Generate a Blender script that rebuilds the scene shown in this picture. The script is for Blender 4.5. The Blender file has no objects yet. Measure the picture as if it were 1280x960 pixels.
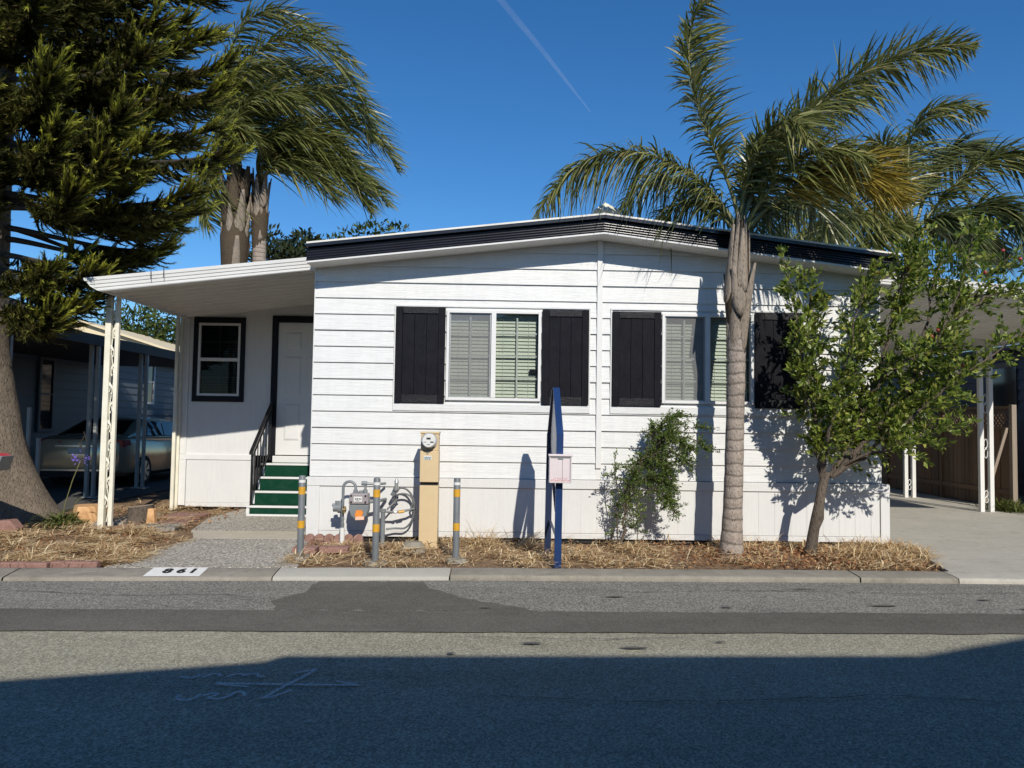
import bpy, bmesh, math, random
import numpy as np
from mathutils import Vector, Matrix, noise
R = math.radians
random.seed(7)
rng = np.random.default_rng(7)
C = bpy.context.scene.collection
SC = bpy.context.scene

# ------------------------------------------------------------------ camera, sky, sun, exposure
cam_d = bpy.data.cameras.new('camera')
cam = bpy.data.objects.new('camera', cam_d)
C.objects.link(cam)
cam.matrix_world = (Matrix.Translation((0, -9.6, 1.5)) @ Matrix.Rotation(R(-0.9), 4, 'Z')
                    @ Matrix.Rotation(R(90 + 2.75), 4, 'X') @ Matrix.Rotation(R(0.85), 4, 'Z'))
cam_d.sensor_width = 36.0
cam_d.lens = 36.0 * 950.0 / 1280.0
cam_d.clip_end = 5000
SC.camera = cam

SUN_TO = Vector((-0.26, 1.0, -0.72)).normalized()      # the way the light travels
w = bpy.data.worlds.new('World'); SC.world = w; w.use_nodes = True
nt = w.node_tree
bg = nt.nodes['Background']
sky = nt.nodes.new('ShaderNodeTexSky')
sky.sky_type = 'NISHITA'; sky.sun_disc = False
sky.sun_elevation = math.asin(-SUN_TO.z)
sky.sun_rotation = math.atan2(-SUN_TO.x, -SUN_TO.y)
sky.altitude = 0; sky.air_density = 1.0; sky.dust_density = 0.0; sky.ozone_density = 7.0
hs = nt.nodes.new('ShaderNodeHueSaturation'); hs.inputs['Saturation'].default_value = 1.17
nt.links.new(sky.outputs[0], hs.inputs['Color']); nt.links.new(hs.outputs[0], bg.inputs[0])
bg.inputs[1].default_value = 0.1
sun_d = bpy.data.lights.new('sun', 'SUN'); sun_d.energy = 4.1; sun_d.angle = R(0.5); sun_d.color = (1, .94, .84)
sun = bpy.data.objects.new('sun', sun_d); C.objects.link(sun)
sun.rotation_euler = SUN_TO.to_track_quat('-Z', 'Y').to_euler(); sun.location = (8, -30, 22)
vs = SC.view_settings
vs.view_transform = 'Standard'; vs.look = 'None'; vs.gamma = 1; vs.use_curve_mapping = False
vs.exposure = 0.27
SC.render.engine = 'CYCLES'
SC.cycles.max_bounces = 6; SC.cycles.transparent_max_bounces = 12
SC.cycles.caustics_reflective = False; SC.cycles.caustics_refractive = False

# ------------------------------------------------------------------ materials
class NT:
    def __init__(s, name):
        s.m = bpy.data.materials.new(name); s.m.use_nodes = True
        s.t = s.m.node_tree; s.n = s.t.nodes; s.b = s.n['Principled BSDF']; s.out = s.n['Material Output']
        s.co = s.n.new('ShaderNodeTexCoord').outputs['Object']
    def map(s, scale=(1, 1, 1), src=None):
        m = s.n.new('ShaderNodeMapping'); m.inputs['Scale'].default_value = scale
        s.t.links.new(src or s.co, m.inputs[0]); return m.outputs[0]
    def noise(s, scale, detail=4, rough=.6, vec=None, dist=0):
        n = s.n.new('ShaderNodeTexNoise'); n.inputs['Scale'].default_value = scale; n.inputs['Detail'].default_value = detail
        n.inputs['Roughness'].default_value = rough; n.inputs['Distortion'].default_value = dist
        s.t.links.new(vec or s.co, n.inputs['Vector']); return n.outputs[0]
    def vor(s, scale, out='Distance', vec=None, feat='F1'):
        n = s.n.new('ShaderNodeTexVoronoi'); n.inputs['Scale'].default_value = scale; n.feature = feat
        s.t.links.new(vec or s.co, n.inputs['Vector']); return n.outputs[out]
    def ramp(s, fac, stops, interp='LINEAR'):
        r = s.n.new('ShaderNodeValToRGB'); r.color_ramp.interpolation = interp
        e = r.color_ramp.elements
        while len(e) > 1: e.remove(e[-1])
        for i, (p, c) in enumerate(stops):
            c = (c, c, c) if isinstance(c, (int, float)) else c
            k = e[0] if i == 0 else e.new(p)
            k.position = p; k.color = (*c, 1)
        s.t.links.new(fac, r.inputs[0]); return r.outputs[0]
    def mix(s, fac, a, b, mode='MIX'):
        m = s.n.new('ShaderNodeMix'); m.data_type = 'RGBA'; m.blend_type = mode
        for v, i in ((fac, 0), (a, 6), (b, 7)):
            if isinstance(v, (int, float)): m.inputs[i].default_value = v if i == 0 else (v, v, v, 1)
            elif isinstance(v, tuple): m.inputs[i].default_value = (*v, 1)
            else: s.t.links.new(v, m.inputs[i])
        return m.outputs[2]
    def bump(s, h, strength=.3, dist=.01):
        b = s.n.new('ShaderNodeBump'); b.inputs['Strength'].default_value = strength; b.inputs['Distance'].default_value = dist
        s.t.links.new(h, b.inputs['Height']); s.t.links.new(b.outputs[0], s.b.inputs['Normal']); return s
    def set(s, col=None, rough=.6, metal=0, spec=None):
        if col is not None:
            if isinstance(col, tuple): s.b.inputs['Base Color'].default_value = (*col, 1)
            else: s.t.links.new(col, s.b.inputs['Base Color'])
        s.b.inputs['Roughness'].default_value = rough; s.b.inputs['Metallic'].default_value = metal
        if spec is not None: s.b.inputs['Specular IOR Level'].default_value = spec
        return s

def paint(name, col, rough=.5, var=.12, scale=3, bump=.08, metal=0, bscale=40):
    t = NT(name)
    n = t.noise(scale, 6, .65)
    a = tuple(c * (1 - var) for c in col)
    t.set(t.ramp(n, [(.3, a), (.62, col)]), rough, metal)
    if bump: t.bump(t.noise(bscale, 4), bump, .004)
    return t.m

M = {}
def mk_siding():
    t = NT('siding_paint')
    v = t.map((1.2, 6, 34))
    g = t.noise(3.0, 6, .7, v, .6)
    big = t.noise(.9, 5, .7)
    streak = t.noise(2.2, 4, .6, t.map((5, 5, .5)))
    c = t.mix(.5, t.ramp(big, [(.3, (.60, .605, .60)), (.7, (.655, .66, .645))]), t.ramp(streak, [(.30, (.53, .535, .53)), (.6, (.655, .66, .65))]))
    c2 = t.mix(.5, c, t.ramp(g, [(.35, (.48, .49, .485)), (.55, (.66, .665, .655))]))
    sp = t.ramp(t.noise(26, 5, .8, t.map((1, 1, .6))), [(.66, 0.0), (.74, .38)])
    c2 = t.mix(sp, c2, (.36, .34, .30))
    t.set(c2, .5).bump(g, .7, .007)
    return t.m
M['siding'] = mk_siding()
def mk_panel():
    t = NT('panel_paint')
    g = t.noise(2.5, 6, .7, t.map((40, 8, 1.2)), .5)
    big = t.noise(1.3, 5, .7)
    dirt = t.noise(3, 6, .7, t.map((3, 3, 8)))
    c = t.mix(.4, t.ramp(big, [(.3, (.59, .59, .58)), (.7, (.66, .66, .645))]), t.ramp(g, [(.35, (.53, .53, .525)), (.6, (.66, .66, .645))]))
    # splash dirt near the base of the skirting (its own shape, on the board itself)
    sep = t.n.new('ShaderNodeSeparateXYZ'); t.t.links.new(t.co, sep.inputs[0])
    z = t.ramp(sep.outputs[2], [(0.02, 1.0), (.16, 0.0)])
    f = t.mix(1.0, z, t.ramp(dirt, [(.45, 0.0), (.65, .5)]), 'MULTIPLY')
    t.set(t.mix(f, c, (.45, .40, .33)), .5).bump(g, .35, .005)
    return t.m
M['panel'] = mk_panel()
M['trim'] = paint('trim_paint', (.66, .66, .645), .5, .07, 4, .12)
M['white_metal'] = paint('white_metal', (.70, .695, .67), .4, .08, 2.5, .05)
M['awning_soffit'] = paint('awning_metal', (.76, .75, .71), .45, .12, 2, .05)
M['cream_metal'] = paint('cream_metal', (.76, .73, .60), .45, .16, 5, .1)
M['black_gloss'] = paint('black_gloss_paint', (.012, .012, .016), .24, .3, 6, .15, 0, 25)
def mk_shutter():
    t = NT('shutter_paint')
    g = t.noise(3, 6, .75, t.map((30, 30, 1.5)), .7)
    c = t.ramp(t.noise(9, 5, .7), [(.3, (.006, .006, .009)), (.7, (.012, .012, .016))])
    t.set(c, .55, 0, .12).bump(g, 1.0, .008); return t.m
M['shutter'] = mk_shutter(); M['shutter'].node_tree.nodes['Principled BSDF'].inputs['Specular IOR Level'].default_value = .12
def mk_shutter_h():
    t = NT('shutter_rail_paint')
    g = t.noise(3, 6, .75, t.map((2.5, 30, 34)), 1.2)
    t.set(t.ramp(t.noise(9, 5, .7), [(.3, (.006, .006, .009)), (.7, (.012, .012, .016))]), .42, 0, .25).bump(g, .8, .007); return t.m
M['shutter_h'] = mk_shutter_h()
M['black'] = paint('black_trim_paint', (.008, .009, .014), .55, .3, 8, .1); M['black'].node_tree.nodes['Principled BSDF'].inputs['Specular IOR Level'].default_value = .2
M['iron'] = paint('black_iron', (.012, .012, .014), .35, .3, 8, .1)
def mk_glass(name, gl=.12, tint=(.9, .93, .92), rough=.02):
    t = NT(name); t.n.remove(t.b)
    tr = t.n.new('ShaderNodeBsdfTransparent'); tr.inputs[0].default_value = (*tint, 1)
    g = t.n.new('ShaderNodeBsdfGlossy'); g.inputs['Roughness'].default_value = rough
    fr = t.n.new('ShaderNodeFresnel'); fr.inputs[0].default_value = 1.5
    ad = t.n.new('ShaderNodeMath'); ad.operation = 'ADD'; ad.inputs[1].default_value = gl
    t.t.links.new(fr.outputs[0], ad.inputs[0])
    mx = t.n.new('ShaderNodeMixShader')
    t.t.links.new(ad.outputs[0], mx.inputs[0]); t.t.links.new(tr.outputs[0], mx.inputs[1]); t.t.links.new(g.outputs[0], mx.inputs[2])
    t.t.links.new(mx.outputs[0], t.out.inputs[0]); return t.m
M['glass'] = mk_glass('window_glass', .02)
M['dark_glass'] = mk_glass('shaded_glass', -.03, (.5, .52, .52))
def mk_screen():
    t = NT('insect_screen'); t.n.remove(t.b)
    tr = t.n.new('ShaderNodeBsdfTransparent')
    d = t.n.new('ShaderNodeBsdfDiffuse'); d.inputs[0].default_value = (.30, .30, .30, 1)
    mx = t.n.new('ShaderNodeMixShader'); mx.inputs[0].default_value = .42
    t.t.links.new(tr.outputs[0], mx.inputs[1]); t.t.links.new(d.outputs[0], mx.inputs[2]); t.t.links.new(mx.outputs[0], t.out.inputs[0]); return t.m
M['screen'] = mk_screen()
M['blind'] = paint('blind_slat', (.70, .71, .61), .5, .12, 3, 0)
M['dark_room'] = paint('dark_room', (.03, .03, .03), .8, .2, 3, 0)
M['roof_white'] = paint('roof_coating', (.70, .68, .62), .6, .2, 3, .2)
def mk_asphalt(name, lo, hi, sp=.5, seed=0, bump=.6):
    t = NT(name)
    big = t.noise(.55 + seed * .1, 6, .7); mid = t.noise(5, 5, .65); fine = t.vor(95, 'Color'); fine2 = t.noise(210, 2, .8)
    lane = t.noise(1.0, 6, .7, t.map((.16, 1.5, 1)))
    c = t.mix(.4, t.ramp(big, [(.3, lo), (.7, hi)]), t.ramp(mid, [(.3, lo), (.7, hi)]))
    c = t.mix(.4, c, t.ramp(lane, [(.35, lo), (.65, hi)]))
    bw = t.n.new('ShaderNodeRGBToBW'); t.t.links.new(fine, bw.inputs[0])
    c = t.mix(sp, c, t.ramp(bw.outputs[0], [(.2, .18), (.5, .5), (.85, .95)]), 'OVERLAY')
    c = t.mix(sp * .8, c, t.ramp(fine2, [(.35, .2), (.65, .8)]), 'OVERLAY')
    t.set(c, .9, 0, .04).bump(fine2, bump, .006); return t.m
M['road'] = mk_asphalt('old_asphalt', (.215, .203, .155), (.355, .335, .262), .5)
M['road_mid'] = mk_asphalt('worn_asphalt', (.15, .145, .13), (.25, .24, .21), .7, 2)
M['seal'] = mk_asphalt('seal_asphalt', (.088, .083, .072), (.15, .142, .124), .28, 3, .25)
def mk_concrete(name, lo, hi, stain=(.12, .11, .09), sf=.35):
    t = NT(name)
    big = t.noise(1.1, 7, .7); mid = t.noise(9, 6, .7); f = t.noise(120, 3, .8)
    c = t.mix(.5, t.ramp(big, [(.3, lo), (.7, hi)]), t.ramp(mid, [(.3, lo), (.7, hi)]))
    st = t.ramp(t.noise(2.4, 7, .75, t.map((1, 2.5, 1)), .8), [(.53, 0.0), (.68, sf)])
    c = t.mix(st, c, stain)
    c = t.mix(.3, c, t.ramp(f, [(.3, .25), (.7, .75)]), 'OVERLAY')
    t.set(c, .85, 0, .3).bump(f, .3, .004); return t.m
M['kerb'] = mk_concrete('kerb_concrete', (.17, .155, .125), (.31, .285, .235), (.09, .075, .055), .5)
M['kerb_new'] = mk_concrete('new_concrete', (.36, .345, .30), (.42, .40, .35), (.25, .23, .2), .15)
M['drive'] = mk_concrete('driveway_concrete', (.33, .31, .265), (.46, .435, .375))
M['slab'] = mk_concrete('slab_concrete', (.40, .355, .275), (.54, .48, .38))
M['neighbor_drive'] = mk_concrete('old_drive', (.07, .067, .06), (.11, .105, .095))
def mk_aggregate():
    t = NT('exposed_aggregate')
    v = t.n.new('ShaderNodeTexVoronoi'); v.inputs['Scale'].default_value = 52; t.t.links.new(t.co, v.inputs['Vector'])
    bw = t.n.new('ShaderNodeRGBToBW'); t.t.links.new(v.outputs['Color'], bw.inputs[0])
    c = t.ramp(bw.outputs[0], [(.15, (.26, .24, .20)), (.4, (.40, .365, .305)), (.6, (.52, .475, .395)), (.85, (.70, .65, .56))])
    e = t.ramp(v.outputs['Distance'], [(.4, 1.0), (.7, .5)])
    t.set(t.mix(1.0, c, e, 'MULTIPLY'), .7)
    inv = t.ramp(v.outputs['Distance'], [(.0, 1.0), (.7, 0.0)]); t.bump(inv, .9, .008); return t.m
M['aggregate'] = mk_aggregate()
def mk_soil():
    t = NT('dry_soil')
    a = t.noise(2.2, 6, .7); b = t.noise(26, 6, .8); v = t.vor(55, 'Color')
    bw = t.n.new('ShaderNodeRGBToBW'); t.t.links.new(v, bw.inputs[0])
    c = t.mix(.5, t.ramp(a, [(.3, (.18, .115, .07)), (.7, (.34, .235, .145))]), t.ramp(b, [(.3, (.07, .045, .028)), (.5, (.20, .13, .08)), (.72, (.34, .25, .16))]))
    c = t.mix(.45, c, t.ramp(bw.outputs[0], [(.2, .2), (.8, .8)]), 'OVERLAY')
    t.set(c, .95, 0, .1).bump(b, .9, .02); return t.m
M['soil'] = mk_soil()
def mk_island(name, stops, rough=.5, trans=.25, spec=.4, attr=None, tip=None):
    """foliage: each leaf (mesh island) gets its own colour; optional tip growth colour from attribute"""
    t = NT(name)
    g = t.n.new('ShaderNodeNewGeometry')
    c = t.ramp(g.outputs['Random Per Island'], stops)
    if attr:
        a = t.n.new('ShaderNodeAttribute'); a.attribute_name = attr
        c = t.mix(a.outputs['Fac'], c, tip)
    t.set(c, rough, 0, spec)
    if trans:
        tl = t.n.new('ShaderNodeBsdfTranslucent'); t.t.links.new(c, tl.inputs[0])
        mx = t.n.new('ShaderNodeMixShader'); mx.inputs[0].default_value = trans
        t.t.links.new(t.b.outputs[0], mx.inputs[1]); t.t.links.new(tl.outputs[0], mx.inputs[2]); t.t.links.new(mx.outputs[0], t.out.inputs[0])
    return t.m
M['palm_leaf'] = mk_island('palm_leaflet', [(0, (.07, .09, .022)), (.5, (.165, .185, .048)), (.85, (.28, .285, .10)), (1, (.44, .37, .16))], .36, .35, .6)
M['palm_leaf_dark'] = mk_island('palm_leaflet_dark', [(0, (.06, .08, .028)), (.6, (.13, .155, .052)), (1, (.25, .25, .10))], .34, .32, .6)
M['palm_leaf_gold'] = mk_island('palm_leaflet_gold', [(0, (.20, .155, .02)), (.5, (.33, .25, .035)), (1, (.48, .36, .08))], .42, .35)
M['conifer'] = mk_island('conifer_needles', [(0, (.026, .031, .010)), (.6, (.066, .068, .019)), (.95, (.13, .115, .035)), (1, (.17, .10, .05))], .6, .2, .2, 'tip', (.42, .43, .055))
M['plum_leaf'] = mk_island('plum_leaf', [(0, (.06, .095, .015)), (.5, (.165, .23, .032)), (.85, (.28, .34, .055)), (1, (.42, .40, .09))], .42, .42, .5)
M['shrub_leaf'] = mk_island('shrub_leaf', [(0, (.05, .09, .018)), (.6, (.125, .19, .035)), (1, (.23, .28, .065))], .45, .4, .4)
M['bg_leaf'] = mk_island('far_leaf', [(0, (.025, .045, .012)), (.6, (.05, .08, .018)), (1, (.10, .125, .03))], .6, .2, .2)
M['bg_leaf_dark'] = mk_island('far_dark_leaf', [(0, (.018, .028, .012)), (1, (.045, .058, .022))], .6, .15, .2)
M['straw'] = mk_island('dry_grass', [(0, (.30, .17, .085)), (.3, (.47, .31, .15)), (.65, (.66, .50, .28)), (1, (.82, .69, .46))], .7, .25, .2)
M['weed'] = mk_island('green_weed', [(0, (.06, .09, .02)), (1, (.16, .17, .05))], .6, .25, .2)
def mk_bark(name, lo, hi, sc=(6, 6, 1.5), bscale=7, strength=1.0, rings=None):
    t = NT(name)
    v = t.map(sc)
    n = t.noise(bscale, 7, .75, v, .4); b = t.noise(1.6, 5, .7)
    c = t.mix(.35, t.ramp(n, [(.3, lo), (.62, hi)]), t.ramp(b, [(.3, lo), (.7, hi)]))
    h = n
    fine = t.vor(38 if not rings else 60, vec=t.map((1, 1, .45)))
    fr_ = t.ramp(fine, [(.05, .55), (.45, 1.0)])
    c = t.mix(1.0, c, fr_, 'MULTIPLY')
    h = t.mix(.5, n, fr_)
    if rings:
        wv = t.n.new('ShaderNodeTexWave'); wv.bands_direction = 'Z'; wv.inputs['Scale'].default_value = rings
        wv.inputs['Distortion'].default_value = 2.6; wv.inputs['Detail'].default_value = 3; wv.inputs['Detail Scale'].default_value = 1.2
        t.t.links.new(t.co, wv.inputs[0])
        rr = t.ramp(wv.outputs[1], [(.0, .5), (.14, 1.0)])
        c = t.mix(1.0, c, rr, 'MULTIPLY')
        h = t.mix(.22, h, wv.outputs[1])
    t.set(c, .9, 0, .15).bump(h, strength, .03); return t.m
M['bark'] = mk_bark('conifer_bark', (.065, .052, .04), (.25, .205, .155), (7, 7, 2.4), 5, 1.0)
M['palm_bark'] = mk_bark('palm_bark', (.20, .165, .135), (.42, .355, .30), (5, 5, 4), 5, .8, 2.4)
M['palm_boot'] = mk_bark('palm_boot', (.14, .115, .09), (.33, .275, .22), (10, 10, .8), 5, .6)
M['palm_fiber'] = mk_bark('palm_fibre', (.035, .028, .02), (.12, .09, .06), (14, 14, 2), 6, 1.0)
M['plum_bark'] = mk_bark('plum_bark', (.05, .04, .033), (.17, .135, .105), (8, 8, 2), 6, .8)
M['rachis'] = paint('palm_rachis', (.17, .17, .06), .5, .3, 4, .1)
M['far_wood'] = paint('far_branch', (.05, .04, .03), .9, .3, 4, 0)
M['bollard'] = paint('bollard_grey', (.155, .17, .18), .5, .25, 5, .25)
M['yellow'] = paint('yellow_band', (.62, .33, .025), .5, .2, 12, .2)
M['meter_grey'] = paint('meter_grey', (.19, .21, .22), .45, .2, 8, .15)
M['meter_head'] = paint('meter_head', (.30, .27, .28), .45, .2, 8, .15)
M['brass'] = paint('old_brass', (.25, .17, .07), .4, .3, 20, .1, .8)
M['white_plastic'] = paint('white_plastic', (.66, .66, .64), .4, .08, 8, .05)
M['orange'] = paint('orange_tag', (.75, .24, .03), .6, .12, 20, 0)
M['pink_tag'] = paint('pale_tag', (.80, .50, .36), .6, .12, 20, 0)
M['tan'] = paint('tan_steel', (.60, .46, .27), .5, .1, 3, .08)
M['red_paint'] = paint('red_paint', (.50, .05, .06), .5, .15, 8, .05)
M['pale_red'] = paint('pale_red_ink', (.62, .12, .14), .6, .2, 30, 0)
M['blue'] = paint('blue_paint', (.009, .034, .12), .35, .2, 3, .05)
M['navy'] = paint('navy_paint', (.010, .022, .06), .4, .2, 3, .05)
M['flyer_plastic'] = paint('flyer_plastic', (.66, .58, .59), .35, .1, 6, .03)
M['green_carpet'] = NT('green_carpet').set((.004, .045, .022), .95).m
t_ = NT('green_carpet_pile'); t_.set(t_.mix(t_.ramp(t_.noise(7, 6, .75), [(.45, 0.0), (.75, .5)]), t_.ramp(t_.noise(160, 3, .8), [(.3, (.002, .022, .012)), (.7, (.007, .062, .034))]), (.035, .075, .05)), .95, 0, .1).bump(t_.noise(160, 3, .8), .8, .005); M['green_carpet'] = t_.m
def mk_brick(name, lo, hi):
    t = NT(name); n = t.noise(14, 6, .75); f = t.noise(90, 4, .8)
    c = t.mix(.4, t.ramp(n, [(.3, lo), (.7, hi)]), t.ramp(f, [(.3, lo), (.7, hi)]))
    t.set(c, .9, 0, .2).bump(f, .6, .006); return t.m
M['red_block'] = mk_brick('red_block', (.16, .085, .068), (.36, .215, .18))
M['grey_block'] = mk_brick('grey_block', (.20, .19, .17), (.32, .30, .27))
def mk_fence(name, lo, hi):
    t = NT(name)
    g = t.noise(3, 6, .75, t.map((14, 14, .8)), .8)
    obj = t.n.new('ShaderNodeNewGeometry')
    c = t.mix(.55, t.ramp(g, [(.3, lo), (.68, hi)]), t.ramp(obj.outputs['Random Per Island'], [(0, lo), (.5, hi), (1, (hi[0] * 1.1, hi[1] * .8, hi[2] * .62))]))
    t.set(c, .85, 0, .2).bump(g, .6, .006); return t.m
M['fence'] = mk_fence('fence_wood', (.085, .06, .042), (.24, .165, .11))
M['grey_wood'] = mk_fence('weathered_wood', (.17, .14, .11), (.36, .30, .24))
def mk_stump():
    t = NT('cut_wood')
    wv = t.n.new('ShaderNodeTexWave'); wv.wave_type = 'RINGS'; wv.inputs['Scale'].default_value = 6; wv.inputs['Distortion'].default_value = 6
    t.t.links.new(t.co, wv.inputs[0])
    n = t.noise(6, 6, .7)
    c = t.mix(.5, t.ramp(n, [(.3, (.42, .22, .09)), (.7, (.70, .43, .21))]), t.ramp(wv.outputs[1], [(0, (.40, .20, .08)), (1, (.68, .42, .2))]))
    t.set(c, .8).bump(n, .4, .01); return t.m
M['cut_wood'] = mk_stump()
M['nb_wall'] = paint('blue_grey_siding', (.10, .12, .14), .55, .12, 3, .1)
M['nb_wall_dark'] = paint('dark_slate_siding', (.06, .065, .085), .6, .15, 3, .1)
M['nb_roof'] = paint('dark_fascia', (.05, .045, .042), .5, .2, 3, .05)
M['nb_roof'].node_tree.nodes['Principled BSDF'].inputs['Specular IOR Level'].default_value = .1
M['nb_cream'] = paint('cream_stucco', (.70, .60, .40), .7, .08, 3, .1)
M['nb_post'] = paint('grey_post', (.30, .31, .30), .5, .2, 4, .1)
M['car_paint'] = paint('gold_beige_car_paint', (.56, .46, .31), .22, .04, 2, 0, .55)
M['car_glass'] = NT('car_glass').set((.01, .012, .014), .05).m
M['tail_red'] = paint('tail_lamp_red', (.34, .012, .02), .15, .1, 5, 0)
M['chrome'] = paint('chrome', (.6, .6, .6), .15, .05, 5, 0, 1)
M['rubber'] = paint('tyre_rubber', (.015, .015, .016), .8, .2, 10, .1)
M['alloy'] = paint('alloy_wheel', (.45, .45, .46), .3, .1, 5, 0, .9)
M['plate'] = paint('plain_plate', (.6, .6, .58), .4, .1, 9, 0)
M['fruit'] = paint('plum_fruit', (.35, .05, .045), .3, .35, 12, 0)
M['flower'] = paint('violet_petal', (.20, .14, .65), .6, .2, 9, 0)
M['black_ink'] = paint('black_ink', (.012, .012, .012), .6, .2, 20, 0)
M['chalk'] = paint('white_chalk', (.62, .62, .62), .9, .45, 14, 0)
M['white_paint'] = paint('kerb_white_paint', (.70, .695, .66), .6, .12, 10, .1)
M['ink_blue'] = paint('label_ink', (.06, .16, .2), .6, .2, 20, 0)
M['hose'] = paint('hose_grey', (.13, .14, .145), .5, .2, 10, .05)
M['galv'] = paint('galvanised', (.45, .46, .46), .4, .2, 12, .05, .6)
M['dark_gap'] = paint('dark_gap', (.02, .02, .02), .9, .2, 5, 0)

# ------------------------------------------------------------------ mesh helpers
class MB:
    def __init__(s): s.v = []; s.f = []; s.mi = []; s.a = None; s.cur = 0; s.cuts = []
    def add(s, vs, fs):
        o = len(s.v); s.cuts.append((o, len(s.f))); s.v += [tuple(p) for p in vs]
        s.f += [tuple(i + o for i in f) for f in fs]; s.mi += [s.cur] * len(fs); return s
    def box(s, x0, x1, y0, y1, z0, z1):
        return s.add([(x0, y0, z0), (x1, y0, z0), (x1, y1, z0), (x0, y1, z0), (x0, y0, z1), (x1, y0, z1), (x1, y1, z1), (x0, y1, z1)],
                     [(0, 3, 2, 1), (4, 5, 6, 7), (0, 1, 5, 4), (1, 2, 6, 5), (2, 3, 7, 6), (3, 0, 4, 7)])
    def hexa(s, bot, top):      # two quads of four points, bottom then top, same order (counter-clockwise from above)
        return s.add(list(bot) + list(top), [(0, 3, 2, 1), (4, 5, 6, 7), (0, 1, 5, 4), (1, 2, 6, 5), (2, 3, 7, 6), (3, 0, 4, 7)])
    def prism(s, poly, axis, a, b):   # poly in the two other axes, in order; extruded a..b
        n = len(poly)
        def P(u, v, t): return {'x': (t, u, v), 'y': (u, t, v), 'z': (u, v, t)}[axis]
        vs = [P(u, v, a) for u, v in poly] + [P(u, v, b) for u, v in poly]
        fs = [tuple(range(n - 1, -1, -1)), tuple(range(n, 2 * n))] + [(i, (i + 1) % n, n + (i + 1) % n, n + i) for i in range(n)]
        return s.add(vs, fs)
    def tube(s, pts, r, n=8, caps=True):
        pts = [Vector(p) for p in pts]; k = len(pts)
        rs = r if isinstance(r, (list, tuple)) else [r] * k
        base = len(s.v); up = None; vs = []; fs = []
        for i, p in enumerate(pts):
            t = (pts[min(i + 1, k - 1)] - pts[max(i - 1, 0)]).normalized()
            if up is None:
                up = t.orthogonal().normalized()
            else:
                up = (up - t * up.dot(t)); up = up.normalized() if up.length > 1e-6 else t.orthogonal().normalized()
            b = t.cross(up)
            for j in range(n):
                a = 2 * math.pi * j / n
                vs.append(p + (up * math.cos(a) + b * math.sin(a)) * rs[i])
        for i in range(k - 1):
            for j in range(n):
                fs.append((i * n + j, i * n + (j + 1) % n, (i + 1) * n + (j + 1) % n, (i + 1) * n + j))
        if caps: fs += [tuple(range(n - 1, -1, -1)), tuple(range((k - 1) * n, k * n))]
        return s.add(vs, fs)
    def cyl(s, c, r, h, axis='z', n=16, r2=None):
        r2 = r if r2 is None else r2
        c = Vector(c); d = {'x': Vector((1, 0, 0)), 'y': Vector((0, 1, 0)), 'z': Vector((0, 0, 1))}[axis]
        return s.tube([c, c + d * h], [r, r2], n)
    def quad(s, a, b, c, d): return s.add([a, b, c, d], [(0, 1, 2, 3)])
    def sphere(s, c, r, n=8):
        vs = []; fs = []
        for i in range(n + 1):
            th = math.pi * i / n
            for j in range(n):
                ph = 2 * math.pi * j / n
                vs.append((c[0] + r * math.sin(th) * math.cos(ph), c[1] + r * math.sin(th) * math.sin(ph), c[2] + r * math.cos(th)))
        for i in range(n):
            for j in range(n):
                fs.append((i * n + j, (i + 1) * n + j, (i + 1) * n + (j + 1) % n, i * n + (j + 1) % n))
        return s.add(vs, fs)
    def each(s, name, mat, parent=None, **kw):
        out = []
        cuts = s.cuts + [(len(s.v), len(s.f))]
        for (v0, f0), (v1, f1) in zip(cuts[:-1], cuts[1:]):
            m = MB(); m.v = s.v[v0:v1]; m.f = [tuple(i - v0 for i in f) for f in s.f[f0:f1]]; m.mi = [0] * len(m.f)
            out.append(m.build(name, mat, parent, **kw))
        return out
    def build(s, name, mat, parent=None, smooth=False, bevel=0, fixn=True):
        me = bpy.data.meshes.new(name); me.from_pydata(s.v, [], s.f)
        mats = mat if isinstance(mat, (list, tuple)) else [mat]
        for m in mats: me.materials.append(m)
        if len(mats) > 1: me.polygons.foreach_set('material_index', s.mi)
        if fixn:
            bm = bmesh.new(); bm.from_mesh(me); bmesh.ops.recalc_face_normals(bm, faces=bm.faces)
            bm.to_mesh(me); bm.free()
        if smooth:
            me.polygons.foreach_set('use_smooth', [True] * len(me.polygons))
        o = bpy.data.objects.new(name, me); C.objects.link(o)
        if smooth:
            try: me.set_sharp_from_angle(angle=R(40))
            except Exception: pass
        if bevel:
            b = o.modifiers.new('bevel', 'BEVEL'); b.width = bevel; b.segments = 2; b.limit_method = 'ANGLE'; b.angle_limit = R(40)
        if parent:
            o.parent = parent
            o.matrix_parent_inverse = Matrix.Translation(-Vector(parent.location)) if not parent.parent and parent.type == 'EMPTY' else Matrix.Identity(4)
        return o

def fast_mesh(name, V, F, mat, parent=None, attr=None):
    """V (n,3) array, F (m,4) int array of quads"""
    me = bpy.data.meshes.new(name)
    V = np.ascontiguousarray(V, dtype=np.float32); F = np.ascontiguousarray(F, dtype=np.int32)
    me.vertices.add(len(V)); me.vertices.foreach_set('co', V.ravel())
    me.loops.add(F.size); me.loops.foreach_set('vertex_index', F.ravel())
    me.polygons.add(len(F)); me.polygons.foreach_set('loop_start', np.arange(0, F.size, F.shape[1], dtype=np.int32))
    me.materials.append(mat)
    if attr is not None:
        a = me.attributes.new('tip', 'FLOAT', 'POINT'); a.data.foreach_set('value', np.ascontiguousarray(attr, dtype=np.float32))
    me.update(calc_edges=True); me.validate()
    o = bpy.data.objects.new(name, me); C.objects.link(o)
    if parent:
        o.parent = parent; o.matrix_parent_inverse = Matrix.Translation(-Vector(parent.location))
    return o

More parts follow.
